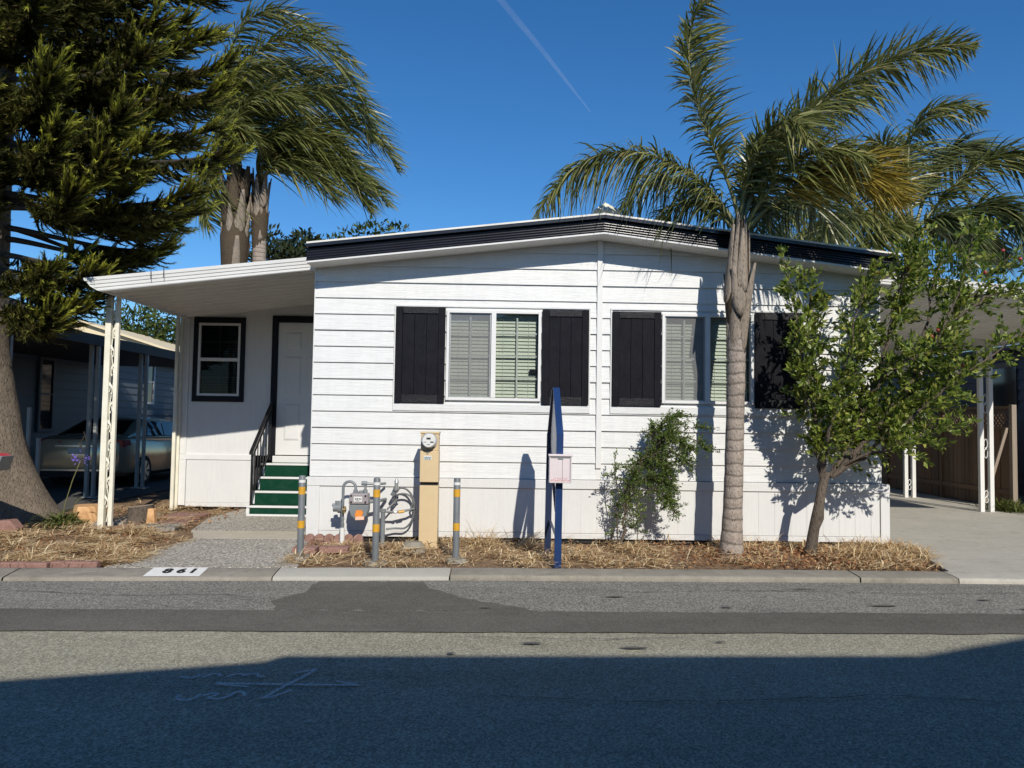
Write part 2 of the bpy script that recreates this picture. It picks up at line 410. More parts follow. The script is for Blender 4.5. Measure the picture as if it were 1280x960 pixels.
def tag(o, label=None, cat=None, group=None, kind=None):
    if label: o['label'] = label
    if cat: o['category'] = cat
    if group: o['group'] = group
    if kind: o['kind'] = kind
    return o
def thing(name, label, cat, loc=(0, 0, 0), group=None):
    o = bpy.data.objects.new(name, None); C.objects.link(o); o.location = loc; o.empty_display_size = .2
    return tag(o, label, cat, group)
def struct(o, label=None): return tag(o, label, None, None, 'structure')
def lerp(a, b, t): return a + (b - a) * t

# ------------------------------------------------------------------ ground, road, kerb, drive
KX = [-60, -4.63, -0.5, 3.5, 5.3, 60]
def kf(x): return float(np.interp(x, KX, [-5.6, -2.36, -2.10, -1.99, -1.975, -1.3]))     # foot of the kerb on the road
def kb(x): return kf(x) + .30                                                             # back of the kerb
ROADZ = -.07
def ground_z(x, y):
    # yard at 0, falling a little to the road side
    return 0.0
m = MB()
m.quad((-900, -600, -.16), (900, -600, -.16), (900, 1500, -.16), (-900, 1500, -.16))
struct(m.build('ground', M['soil']), 'dry bare soil around the houses and beyond')
# yard soil: strip mesh behind the kerb, gently uneven
def yard():
    xs = np.concatenate([np.linspace(-40, -9, 12), np.linspace(-8.5, 7, 110), np.linspace(8, 40, 12)])
    ts = np.concatenate([np.linspace(0, 2.6, 28), np.linspace(3, 40, 12)])
    V = []; F = []
    for x in xs:
        for t in ts:
            y = kb(x) + .012 + t
            z = -.012 + (.02 * noise.noise((x * 1.7, y * 1.7, 0)) if .05 < t < 2.6 else 0) - .02
            if t == 0: z = -.03
            V.append((x, y, z))
    n = len(ts)
    for i in range(len(xs) - 1):
        for j in range(n - 1):
            F.append((i * n + j, (i + 1) * n + j, (i + 1) * n + j + 1, i * n + j + 1))
    return struct(fast_mesh('yard_soil', np.array(V), np.array(F), M['soil']), 'brown littered soil of the front yards')
yard()
m = MB()
xs = [-60, -20, -4.63, -.5, 3.5, 5.3, 20, 60]
for a, b in zip(xs[:-1], xs[1:]):
    m.quad((a, -30, ROADZ), (b, -30, ROADZ), (b, kf(b) + .02, ROADZ), (a, kf(a) + .02, ROADZ))
struct(m.build('road', M['road']), 'old pale grey asphalt road in front of the house')
def strip(name, mat, top, bot, z, jag=.0, xs=None, label=None):
    """road sheet between two polylines (functions of x) with slightly ragged edges"""
    xs = np.linspace(-30, 30, 601) if xs is None else xs
    V = []; F = []
    for i, x in enumerate(xs):
        j1 = jag * noise.noise((x * 3.1, 1.7, 0)) + jag * .6 * noise.noise((x * 11, 4.1, 0)); j2 = jag * noise.noise((x * 2.7, 9.2, 0)) + jag * .6 * noise.noise((x * 12, 7.3, 0))
        V += [(x, bot(x) + j2, z), (x, top(x) + j1, z)]
        if i: F.append((2 * i - 2, 2 * i, 2 * i + 1, 2 * i - 1))
    return struct(fast_mesh(name, np.array(V), np.array(F), mat), label)
b1t = lambda x: np.interp(x, [-30, -4, 4.45, 30], [-4.0, -3.38, -3.18, -2.7])
b2b = lambda x: np.interp(x, [-30, -3.57, 4, 30], [-4.6, -3.99, -3.81, -3.3])
strip('road_edge_strip', M['road_mid'], lambda x: kf(x) + .01, lambda x: b1t(x) - .05, ROADZ + .004, .01, label='worn grey asphalt strip along the kerb')
strip('road_seal_band', M['seal'], b1t, b2b, ROADZ + .008, .022, label='smooth dark sealed band along the road')
m = MB()
def ragged(pts, amp, step=.06):
    out = []
    for (x0, y0), (x1, y1) in zip(pts, pts[1:] + pts[:1]):
        n = max(1, int(math.hypot(x1 - x0, y1 - y0) / step))
        for k in range(n):
            x, y = lerp(x0, x1, k / n), lerp(y0, y1, k / n); out.append((x + amp * noise.noise((x * 9, y * 9, 1)), y + amp * noise.noise((x * 9, y * 9, 7))))
    return out
pg = ragged([(-1.80, -3.30), (.35, -3.27), (.1, -3.08), (-.30, -2.82), (-.62, -2.45), (-.72, -2.16), (-1.72, -2.22), (-1.70, -2.6), (-1.92, -3.0)], .05)
m.add([(x, y, ROADZ + .006) for x, y in pg], [tuple(range(len(pg)))])
struct(m.build('road_patch', M['seal']), 'dark asphalt repair patch by the kerb')
# small tar blots on the road edge strip
m = MB()
for (cx, cy, rx, ry) in [(1.05, -2.75, .10, .035), (3.35, -2.98, .16, .04), (4.4, -2.72, .10, .03), (4.6, -3.05, .12, .035), (1.95, -3.1, .08, .025), (2.9, -2.35, .2, .02), (.25, -4.2, .10, .03), (.95, -4.28, .12, .035), (-.1, -3.2, .07, .02), (5.2, -2.55, .14, .03), (1.6, -4.12, .06, .02), (-.3, -4.45, .03, .03)]:
    n = 18; rx *= .75; ry *= .7; m.add([(cx + rx * math.cos(6.283 * i / n) * (1 + .9 * noise.noise((cx * 7 + i * .9, cy, 0))), cy + ry * math.sin(6.283 * i / n) * (1 + .35 * noise.noise((i * 1.3, cx, 3))), ROADZ + .0165) for i in range(n)], [tuple(range(n))])
struct(m.build('road_stain', M['seal']), 'dark tar blots on the asphalt')

def crack(pts, wd):
    P = ragged(pts + pts[::-1][1:-1], 0, .05)[:]; line = []
    for (x0, y0), (x1, y1) in zip(pts[:-1], pts[1:]):
        n = max(2, int(math.hypot(x1 - x0, y1 - y0) / .05))
        line += [(lerp(x0, x1, k / n) + .03 * noise.noise((x0 * 3 + k * .35, y0, 2)), lerp(y0, y1, k / n) + .03 * noise.noise((k * .35, y0 * 3, 5))) for k in range(n)]
    m = MB(); V = []; F = []
    for i, (x, y) in enumerate(line):
        a = line[max(0, i - 1)]; b = line[min(len(line) - 1, i + 1)]; d = math.hypot(b[0] - a[0], b[1] - a[1]) + 1e-6
        w_ = wd * (.35 + .65 * abs(noise.noise((x * 8, y * 8, 9))) * 2) * min(1, i / 6, (len(line) - 1 - i) / 6)
        nx_, ny_ = -(b[1] - a[1]) / d * w_, (b[0] - a[0]) / d * w_
        V += [(x - nx_, y - ny_, ROADZ + .0145), (x + nx_, y + ny_, ROADZ + .0145)]
        if i: F.append((2 * i - 2, 2 * i, 2 * i + 1, 2 * i - 1))
    m.add(V, F); struct(m.build('road_crack', M['dark_gap']), 'fine dark crack in the asphalt')
crack([(-4.4, -2.75), (-3.2, -2.9), (-2.4, -2.82), (-1.95, -2.95)], .007)
crack([(.2, -2.45), (1.3, -2.55), (2.6, -2.42), (3.9, -2.5), (5.5, -2.38)], .006)
crack([(3.4, -5.3), (2.2, -5.15), (.9, -5.3), (-.2, -5.2)], .005)
crack([(-.5, -4.02), (.6, -4.08), (1.7, -3.98)], .005)
# kerb: rolled concrete, in cast sections with joints
def kerb_section(x0, x1, mat, lip):
    n = max(2, int((x1 - x0) / .12)); xs = np.linspace(x0, x1, n)
    prof = [(.30, -.16), (.30, .0), (.27, .004), (.12, -.016), (.03, -.030), (.008, -.036)] if not lip else [(.30, -.16), (.30, .0), (.27, .004), (.12, -.008), (.03, -.014), (.005, -.020)]
    prof = prof + [(.0, -.05), (.0, -.16)]
    V = []; F = []; k = len(prof)
    for x in xs:
        for dy, z in prof:
            V.append((x, kf(x) + dy + .004 * noise.noise((x * 4, dy * 9, 2)), z + (.004 * noise.noise((x * 3, dy * 5, 0)) if z > -.1 else 0)))
    for i in range(n - 1):
        for j in range(k - 1):
            F.append((i * k + j, i * k + j + 1, (i + 1) * k + j + 1, (i + 1) * k + j))
    o = fast_mesh('kerb', np.array(V), np.array(F), mat)
    me = o.data; bm = bmesh.new(); bm.from_mesh(me); bmesh.ops.recalc_face_normals(bm, faces=bm.faces); bm.to_mesh(me); bm.free()
    return struct(o, 'rolled concrete kerb section')
for a, b, mt, lip in [(-40, -8, 'kerb', 0), (-7.99, -4.62, 'kerb', 0), (-4.605, -2.16, 'kerb', 0), (-2.15, -.47, 'kerb_new', 0), (-.455, 3.62, 'kerb', 1), (3.635, 4.62, 'kerb', 1), (4.63, 11.5, 'drive', 1), (11.51, 40, 'kerb', 1)]:
    kerb_section(a, b, M[mt], lip)
# driveways and path
def slab(name, pts, z, mat, label=None, th=.15):
    m = MB(); n = len(pts)
    m.add([(x, y, z) for x, y in pts] + [(x, y, z - th) for x, y in pts], [tuple(range(n)), tuple(range(2 * n - 1, n - 1, -1))] + [(i, n + i, n + (i + 1) % n, (i + 1) % n) for i in range(n)])
    return struct(m.build(name, mat), label)
slab('driveway', [(4.70, kb(4.7) + .005), (5.3, kb(5.3) + .005), (9.05, kb(9) + .005), (9.05, 22), (4.98, 22), (4.98, -.02), (5.12, -.12)], .003, M['drive'], 'pale concrete driveway right of the house')
slab('driveway_edge', [(9.062, kb(9) + .005), (9.42, kb(9.4) + .005), (9.42, 22), (9.062, 22)], .008, M['drive'], 'concrete edge strip of the right driveway')
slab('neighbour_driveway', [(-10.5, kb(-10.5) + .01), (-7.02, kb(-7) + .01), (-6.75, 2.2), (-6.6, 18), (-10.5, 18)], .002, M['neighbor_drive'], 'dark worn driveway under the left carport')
slab('walkway', [(-3.86, kb(-3.8) + .006), (-2.0, kb(-2) + .006), (-2.32, -.14), (-3.74, -.14)], .004, M['aggregate'], 'exposed aggregate front path')
slab('walkway_slab', [(-3.735, -.13), (-2.42, -.13), (-2.55, .50), (-3.98, .46)], .006, M['slab'], 'plain pale concrete strip across the path')
slab('walkway_landing', [(-4.0, .47), (-2.45, .51), (-2.45, 2.9), (-4.15, 2.9), (-4.25, 1.7)], .004, M['aggregate'], 'exposed aggregate landing before the entry steps')

# ------------------------------------------------------------------ mobile home
home = thing('mobile_home', 'white lap sided mobile home with black shutters and black roof edge', 'house', (1.25, 0, 0))
XL, XR, XM = -2.35, 4.83, 1.25
def wtop(x): return 3.86 - .118 * abs(x - XM)
OPEN = [(-.685, .51, 1.745, 2.885), (2.045, 3.21, 1.745, 2.885)]
def clip_segments(x0, x1, z):
    segs = [(x0, x1)]
    for a, b, c, d in OPEN:
        if c < z < d:
            out = []
            for s0, s1 in segs:
                if b <= s0 or a >= s1: out.append((s0, s1)); continue
                if a > s0: out.append((s0, a))
                if b < s1: out.append((b, s1))
            segs = out
    return segs
m = MB()
BUTT = .022
rows = [.772 + .2045 * i for i in range(16)]
for i, zb in enumerate(rows):
    zt = zb + .2045
    if zb > 3.85: break
    off = .0015 * ((i * 7) % 3 - 1)
    cuts = sorted({zb, zt} | {z for o in OPEN for z in o[2:] if zb < z < zt})
    for c0, c1 in zip(cuts[:-1], cuts[1:]):
        for (s0, s1) in clip_segments(XL, XM - .035, (c0 + c1) / 2) + clip_segments(XM + .035, XR, (c0 + c1) / 2):
            # clip to the gable
            n = 24 if c1 > 3.3 else 1
            for k in range(n):
                a = lerp(s0, s1, k / n); b = lerp(s0, s1, (k + 1) / n)
                ta, tb = min(c1, wtop(a)), min(c1, wtop(b))
                if ta <= c0 + .004 and tb <= c0 + .004: continue
                ta = max(ta, c0 + .002); tb = max(tb, c0 + .002)
                yf = lambda z: -BUTT * (1 - (z - zb) / (zt - zb)) - .004 + off
                m.hexa([(a, yf(c0), c0), (b, yf(c0), c0), (b, .03, c0), (a, .03, c0)], [(a, yf(ta), ta), (b, yf(tb), tb), (b, .03, tb), (a, .03, ta)])
m.build('lap_siding', M['siding'], home)
# side and rear walls, near-black backing painted to stand in for the unlit interior
m = MB()
m.prism([(XL + .02, .1), (XL + .02, wtop(XL) - .01), (XM, wtop(XM) - .01), (XR - .02, wtop(XR) - .01), (XR - .02, .1)], 'y', 14.9, 15.0)
m.box(XL, XL + .08, .03, 15, .1, wtop(XL) - .01); m.box(XR - .08, XR, .03, 15, .1, wtop(XR) - .01)
m.build('wall', M['siding'], home)
m = MB(); m.box(XL + .1, XR - .1, 2.2, 2.24, .2, 3.3); m.box(XL + .1, XR - .1, .05, 2.2, .7, .76); m.build('dark_backing', M['dark_room'], home)
# centre seam batten, corner boards
m = MB(); m.box(XM - .036, XM + .036, -.018, .02, .772, .93); m.box(XM - .034, XM + .034, -.042, .02, .915, 3.845); m.build('seam_batten', M['trim'], home, bevel=.004)
m = MB(); m.box(XL - .012, XL + .0, -.02, .06, .775, wtop(XL) - .004); m.box(XR, XR + .012, -.02, .06, .775, wtop(XR) - .004); m.each('corner_board', M['trim'], home)
# skirting: rail, panels with grooves, base rail
sk = MB(); sk.box(XL - .035, XR + .10, -.055, -.012, .655, .765); sk.build('skirting_rail', M['panel'], home, bevel=.004)
m = MB()
x = XL + .13; i = 0
while x < XR - .02:
    x1 = min(x + .2035, XR - .02)
    m.box(x, x1 - .004, -.036, -.010, .105, .652)
    x = x1; i += 1
m.build('skirting_panel', M['panel'], home)
m = MB(); m.box(XL - .035, XL + .125, -.05, -.008, .02, .652); m.box(XR - .015, XR + .10, -.05, -.008, .02, .652); m.each('skirting_corner_post', M['panel'], home, bevel=.004)
m = MB(); m.box(XL + .127, XR - .017, -.044, -.008, .035, .10); m.build('skirting_base_rail', M['panel'], home, bevel=.003)
m = MB(); m.box(XL + .1, XR, -.006, .03, -.02, .66); m.build('skirting_backing', M['dark_gap'], home); m = MB(); m.box(XL + .1, XR - .03, -.032, -.012, .1055, .6515); m.box(XR + .06, XR + .10, -.006, 12, -.02, .76); m.box(XL - .03, XL, -.006, 2.9, -.02, .76); m.build('skirting_return', M['panel'], home)
m = MB(); m.box(XL, XR + .05, .035, .2, -.05, .03); m.build('footing', M['kerb'], home)
# roof edge: black flat cap over a ribbed black band, white soffit
FY = -.40
def fline(dz): return [(XL - .03, 3.63 + dz - .012), (XM, 4.043 + dz), (XR + .07, 3.608 + dz)]
def edge_sweep(prof, name, mat, closed=True, smooth=False):
    m = MB(); k = len(prof)
    sts = fline(0)
    for (xa, _, za), (xb, _, zb) in [((sts[0][0], 0, sts[0][1]), (sts[1][0], 0, sts[1][1])), ((sts[1][0], 0, sts[1][1]), (sts[2][0], 0, sts[2][1]))]:
        V = [(xa, y, za + z) for y, z in prof] + [(xb, y, zb + z) for y, z in prof]
        F = [(i, (i + 1) % k, k + (i + 1) % k, k + i) for i in range(k)] + [tuple(range(k)), tuple(range(2 * k - 1, k - 1, -1))]
        m.add(V, F)
    return m.build(name, mat, home, smooth)
edge_sweep([(FY - .012, -.045), (FY - .012, .0), (FY + .3, .012), (FY + .3, -.045)], 'roof_edge_cap', M['black_gloss'])
rib = [(FY + .35, -.046)]
nr = 5
for i in range(nr * 6 + 1):
    u = i / (nr * 6); z = -.048 - u * .165
    y = FY + .048 - .048 * u - .010 * abs(math.sin(math.pi * u * nr)) ** .7
    rib.append((y, z))
rib += [(FY + .35, -.213)]
edge_sweep(rib, 'ribbed_fascia', M['black_gloss'], smooth=True)
edge_sweep([(FY + .006, -.236), (FY + .006, -.2145), (0.03, -.2145), (0.03, -.205), (.06, -.205), (.06, -.22), (.0, -.222), (-.03, -.235)], 'soffit', M['trim'])
m = MB()
for (xa, za), (xb, zb) in [((XL - .03, 3.612), (XM, 4.036)), ((XM, 4.036), (XR + .07, 3.602))]:
    m.hexa([(xa, FY - .02, za), (xb, FY - .02, zb), (xb, 15.1, zb), (xa, 15.1, za)], [(xa, FY - .02, za + .022), (xb, FY - .02, zb + .022), (xb, 15.1, zb + .022), (xa, 15.1, za + .022)])
roof = m.build('roof', M['roof_white'], home)
m = MB(); m.add([(1.23, .38, 4.05), (1.56, .38, 4.05), (1.56, .72, 4.05), (1.23, .72, 4.05), (1.215, .36, 4.315), (1.565, .36, 4.31), (1.565, .74, 4.31), (1.215, .74, 4.315), (1.39, .55, 4.47)],
                [(0, 1, 5, 4), (1, 2, 6, 5), (2, 3, 7, 6), (3, 0, 4, 7), (4, 5, 8), (5, 6, 8), (6, 7, 8), (7, 4, 8)])
m.build('roof_vent', M['cream_metal'], roof)

# windows
def window(x0, x1, z0, z1, split):
    fr = MB(); y0, y1 = -.05, .045
    t = .035
    fr.box(x0, x0 + t, y0, y1, z0, z1); fr.box(x1 - t, x1, y0, y1, z0, z1)
    fr.box(x0 + t, x1 - t, y0, y1, z1 - t, z1); fr.box(x0 + t, x1 - t, y0, y1, z0, z0 + t)
    fr.box(split - .03, split + .03, y0 - .004, y1, z0 + t, z1 - t)
    w = fr.build('window', M['trim'], home, bevel=.003)
    g = MB(); g.box(x0 + t + .002, split - .032, .001, .006, z0 + t + .001, z1 - t - .001); g.box(split + .032, x1 - t - .002, .012, .017, z0 + t + .001, z1 - t - .001)
    g.build('pane', M['glass'], w)
    s = MB(); s.quad((x0 + t + .01, -.018, z0 + t), (split - .04, -.018, z0 + t), (split - .04, -.018, z1 - t), (x0 + t + .01, -.018, z1 - t)); s.build('insect_screen', M['screen'], w)
    s = MB()
    sf = .014
    for (a, b) in ((x0 + t + .004, split - .034),):
        s.box(a, a + sf, -.026, -.012, z0 + t, z1 - t); s.box(b - sf, b, -.026, -.012, z0 + t, z1 - t)
        s.box(a + sf, b - sf, -.026, -.012, z0 + t, z0 + t + sf); s.box(a + sf, b - sf, -.026, -.012, z1 - t - sf, z1 - t)
    s.build('screen_frame', M['galv'], w)
    mu = MB()
    for (a, b, y) in ((x0 + t, split - .03, .0075), (split + .03, x1 - t, .0185)):
        c = (a + b) / 2
        mu.box(c - .010, c + .010, y, y + .012, z0 + t, z1 - t)
        for k in (1, 2, 3):
            z = lerp(z0, z1, k / 4); mu.box(a, c - .011, y + .001, y + .011, z - .008, z + .008); mu.box(c + .011, b, y + .001, y + .011, z - .008, z + .008)
    mu.build('muntin', M['trim'], w)
    bl = MB(); nb = 23; pitch = (z1 - z0 - .1) / nb
    for a, b in ((x0 + t + .008, split - .012), (split + .012, x1 - t - .01)):
        for k in range(nb):
            z = z0 + .05 + (k + .5) * pitch + random.uniform(-.002, .002)
            dz = random.uniform(-.002, .002); sag = .0
            h = pitch * .5 * 1.12
            bl.hexa([(a, .062, z - h), (b, .062, z - h + dz), (b, .066, z - h + dz - .002), (a, .066, z - h - .002)], [(a, .084, z + h - .004), (b, .084, z + h - .004 + dz), (b, .087, z + h - .007 + dz), (a, .087, z + h - .007)])
        bl.box(a, b, .06, .09, z1 - .075, z1 - .04)
        for fx in (.2, .5, .8):
            xx = lerp(a, b, fx); bl.box(xx - .0015, xx + .0015, .058, .060, z0 + .04, z1 - .04)
    bl.build('blind', M['blind'], w)
    return w
wA = window(-.685, .51, 1.745, 2.885, -.09)
wB = window(2.045, 3.21, 1.745, 2.885, 2.625)
m = MB(); m.box(.37, .47, .0185, .040, 2.10, 2.155); m.build('latch', M['black'], wA)
# boards around the window groups (top edge, sides, apron below)
m = MB()
for a, b in ((-1.345, 1.135), (1.39, 3.86)):
    m.box(a, b, -.038, .0, 1.605, 1.70); m.box(a, a + .018, -.036, .0, 1.701, 2.92); m.box(b - .018, b, -.036, .0, 1.701, 2.92)
    m.box(a, b, -.034, .0, 2.921, 2.945)
m.build('window_apron', M['siding'], home, bevel=.003)
# shutters: stiles, rails, plank field
def shutter(x0, x1, z0, z1):
    s = MB(); st = .085
    s.box(x0, x0 + st, -.064, -.028, z0, z1); s.box(x1 - st, x1, -.064, -.028, z0, z1)
    bk_ = MB(); bk_.box(x0 + .01, x1 - .01, -.031, -.020, z0 + .01, z1 - .01); o = bk_.build('shutter', M['shutter'], home)
    s.each('stile', M['shutter'], o, bevel=.004)
    r = MB(); r.box(x0 + st + .001, x1 - st - .001, -.062, -.03, z0, z0 + .10); r.box(x0 + st + .001, x1 - st - .001, -.062, -.03, z1 - .085, z1); r.each('rail', M['shutter_h'], o, bevel=.004)
    p = MB(); n = 3; wd = (x1 - x0 - 2 * st) / n
    for k in range(n):
        p.box(x0 + st + k * wd + .002, x0 + st + (k + 1) * wd - .002, -.048, -.03, z0 + .1005, z1 - .0855)
    p.build('plank', M['shutter'], o, bevel=.002)
shutter(-1.322, -.70, 1.706, 2.915); shutter(.525, 1.112, 1.706, 2.905); shutter(1.412, 2.030, 1.704, 2.900); shutter(3.226, 3.838, 1.702, 2.910)
# small louvre vent and shelf bump at the lower right corner
m = MB(); m.box(4.50, 4.80, -.040, -.03, .985, 1.085); 
for k in range(4): m.box(4.51, 4.79, -.048, -.04, .995 + k * .023, 1.007 + k * .023)
m.build('wall_vent', M['trim'], home)

# entry wall on the left, set back
EY = 2.92
m = MB()
def wall_with_holes(m, x0, x1, z0, z1, holes, y0, y1):
    xs = sorted({x0, x1} | {h[0] for h in holes} | {h[1] for h in holes}); zs = sorted({z0, z1} | {h[2] for h in holes} | {h[3] for h in holes})
    for a, b in zip(xs[:-1], xs[1:]):
        for c, d in zip(zs[:-1], zs[1:]):
            cx, cz = (a + b) / 2, (c + d) / 2
            if any(h[0] < cx < h[1] and h[2] < cz < h[3] for h in holes): continue
            m.box(a, b, y0, y1, c, d)
EW = (-4.96, -4.27, 1.83, 3.03)
wall_with_holes(m, -5.19, XL + .02, .88, 3.33, [EW, (-3.66, -2.75, .87, 3.06)], EY, EY + .1)
m.box(-5.19, -5.10, EY + .1, 9, .1, 3.0)
m.build('entry_wall', M['panel'], home)
m = MB(); m.box(-5.21, -4.0, EY - .025, EY + .09, .79, .876); m.box(-5.215, -5.09, EY - .03, EY + .095, .05, .788); m.box(-5.215, -5.10, EY - .02, EY + .01, .878, 3.1); m.build('entry_trim', M['trim'], home, bevel=.004)
m = MB(); m.box(-5.085, -4.0, EY - .012, EY + .05, .10, .787); m.box(-5.085, -4.0, EY - .02, EY + .05, .03, .098); m.build('entry_skirting', M['panel'], home, bevel=.003)
x0, x1, z0, z1 = EW
tw = MB(); tt = .075
tw.box(x0 - tt, x1 + tt, EY - .03, EY + .0, z1, z1 + tt + .02); tw.box(x0 - tt, x1 + tt, EY - .03, EY, z0 - tt - .02, z0); tw.box(x0 - tt, x0, EY - .03, EY, z0, z1); tw.box(x1, x1 + tt, EY - .03, EY, z0, z1)
ew = tw.build('entry_window', M['black'], home, bevel=.003)
f = MB(); t = .04
f.box(x0, x0 + t, EY - .02, EY + .06, z0, z1); f.box(x1 - t, x1, EY - .02, EY + .06, z0, z1); f.box(x0 + t, x1 - t, EY - .02, EY + .06, z1 - t, z1); f.box(x0 + t, x1 - t, EY - .02, EY + .06, z0, z0 + t); f.box(x0 + t, x1 - t, EY - .025, EY + .06, 2.40, 2.455)
f.build('frame', M['trim'], ew, bevel=.003)
f = MB(); f.box(x0 + t, x1 - t, EY + .02, EY + .025, z0 + t, 2.40); f.box(x0 + t, x1 - t, EY + .01, EY + .015, 2.455, z1 - t); f.build('pane', M['dark_glass'], ew)
f = MB(); cx = (x0 + x1) / 2
for a, b, y in ((z0 + t, 2.40, .026), (2.455, z1 - t, .016)):
    f.box(cx - .008, cx + .008, EY + y, EY + y + .01, a, b); f.box(x0 + t, cx - .009, EY + y, EY + y + .01, (a + b) / 2 - .007, (a + b) / 2 + .007); f.box(cx + .009, x1 - t, EY + y, EY + y + .01, (a + b) / 2 - .007, (a + b) / 2 + .007)
f.build('muntin', M['trim'], ew)
f = MB()
for k in range(26):
    z = z0 + .06 + k * .043; f.box(x0 + t, x1 - t, EY + .075, EY + .078, z - .016, z + .014)
f.build('blind', M['nb_post'], ew)
m = MB(); m.box(-5.09, -2.6, EY + .3, EY + .34, .3, 3.2); m.build('dark_backing', M['dark_room'], home)  # near-black sheet, room darkness painted in behind the entry window
m = MB(); m.box(-3.755, -3.66, EY - .03, EY + .02, .87, 3.165); m.box(-3.659, -2.6, EY - .03, EY + .02, 3.06, 3.165); m.build('door_trim', M['black'], home, bevel=.003)
m = MB(); m.box(-3.655, -2.755, EY + .0, EY + .045, .885, 3.055); door = m.build('door', M['trim'], home)
m = MB()
for (a, b, c, d) in [(-3.53, -3.27, 2.62, 2.90), (-3.14, -2.88, 2.62, 2.90), (-3.53, -3.27, 1.86, 2.50), (-3.14, -2.88, 1.86, 2.50), (-3.53, -3.27, 1.12, 1.72), (-3.14, -2.88, 1.12, 1.72)]:
    m.add([(a, EY - .0005, c), (b, EY - .0005, c), (b, EY - .0005, d), (a, EY - .0005, d), (a + .03, EY - .013, c + .03), (b - .03, EY - .013, c + .03), (b - .03, EY - .013, d - .03), (a + .03, EY - .013, d - .03)], [(4, 5, 6, 7), (0, 1, 5, 4), (1, 2, 6, 5), (2, 3, 7, 6), (3, 0, 4, 7)])
m.build('door_panel', M['trim'], door)
m = MB(); m.box(-3.68, -2.6, EY - .07, EY + .05, .762, .868); m.build('door_sill', M['trim'], home, bevel=.004)

# porch awning
aw = thing('porch_awning', 'white ribbed metal awning roof over the entry porch on the left', 'awning', (-3.9, 1.5, 0))
AX0, AX1 = -5.11, -2.40
def az(x): return 3.066 + .122 * (x + 5.11)
AYF0, AYF1 = .10, .13            # front edge at the left end and at the house
def afy(x): return lerp(AYF0, AYF1, (x - AX0) / (AX1 - AX0))
m = MB()
# ribbed pan: profile along y, swept in x
prof = []
y = .02
while y < 5.4:
    prof += [(y, 0), (y + .17, 0), (y + .18, -.05), (y + .22, -.05), (y + .23, 0)]; y += .235
k = len(prof); V = []; F = []
for x in (AX0 + .03, AX1):
    V += [(x, afy(x) + yy + .03, az(x) + .075 + z) for yy, z in prof] + [(x, afy(x) + yy + .03, az(x) + .11) for yy, z in prof]
for i in range(k - 1):
    F.append((i, i + 1, 2 * k + i + 1, 2 * k + i)); F.append((k + i, 3 * k + i, 3 * k + i + 1, k + i + 1))
m.add(V, F); m.build('roof_pan', M['awning_soffit'], aw)
m = MB()   # front fascia with horizontal steps, tilted outwards at the top
fp = [(.0, 0), (-.010, .012), (-.012, .05), (-.022, .056), (-.026, .10), (-.036, .106), (-.042, .15), (-.052, .156), (-.058, .205), (-.045, .215), (.04, .19), (.04, .0)]
k = len(fp); V = []
for x in (AX0, AX1 + .03):
    V += [(x + (fy * 3.4 if x < -4 else 0), afy(x) + fy, az(x) + fz * .77) for fy, fz in fp]
m.add(V, [(i, (i + 1) % k, k + (i + 1) % k, k + i) for i in range(k)] + [tuple(range(k)), tuple(range(2 * k - 1, k - 1, -1))])
m.build('front_fascia', M['white_metal'], aw)
m = MB()   # left edge gutter
gp = [(0, 0), (-.045, .015), (-.12, .06), (-.19, .152), (-.17, .164), (.035, .15), (.035, .0)]
k = len(gp); V = []
for y in (afy(AX0) + .006, 5.6):
    V += [(AX0 + gx, y + (gx * .28 if y < 1 else 0), az(AX0) + gz) for gx, gz in gp]
m.add(V, [(i, (i + 1) % k, k + (i + 1) % k, k + i) for i in range(k)] + [tuple(range(k)), tuple(range(2 * k - 1, k - 1, -1))])
m.build('side_gutter', M['white_metal'], aw)
m = MB()
for wx in (-4.45, -4.29): m.tube([(wx, afy(wx) - .07, az(wx) + .08), (wx + .004, afy(wx) - .08, az(wx) + .15), (wx - .004, afy(wx) - .065, az(wx) + .22)], .005, 5)
m.build('wire_hook', M['far_wood'], aw)
def scroll_vine(m, x0, x1, y, z0, z1, r=.006, style='vine'):
    """wrought scrolls between two uprights"""
    cx = (x0 + x1) / 2; wd = (x1 - x0) / 2
    if style == 'vine':
        n = 60; m.tube([(cx + wd * .75 * math.sin(i / n * 22), y, lerp(z0, z1, i / n)) for i in range(n + 1)], r, 5)
        k = 11
        for i in range(k):
            z = lerp(z0 + .1, z1 - .1, (i + .5) / k); sx = 1 if i % 2 else -1
            pts = [(cx + sx * wd * .8 * (1 - t / 9) * math.cos(t * .75), y - .01, z + .085 * (1 - t / 10) * math.sin(t * .75)) for t in range(9)]
            m.tube(pts, r * .8, 5)
            m.add([(cx - sx * .02, y - .012, z + .05), (cx + sx * .022, y - .02, z + .085), (cx + sx * .03, y - .012, z + .14), (cx - sx * .006, y - .016, z + .10)], [(0, 1, 2, 3)])
    else:
        for (za, zb) in [(z0 + .06, z0 + .28), (z0 + .85, z0 + 1.2), (z0 + 1.65, z0 + 2.0)]:
            h = (zb - za) / 4
            pts = []
            for t in range(15):
                a = -2.2 + t * .42; pts.append((cx + wd * .62 * math.cos(a), y, zb - h + h * .95 * math.sin(a)))
            m.tube(pts, r, 5)
            pts = [(2 * cx - p[0], y, za + zb - p[2]) for p in pts]; m.tube(pts, r, 5)
            m.tube([(cx + wd * .5, y, zb - h * 1.6), (cx - wd * .5, y, za + h * 1.6)], r, 5)
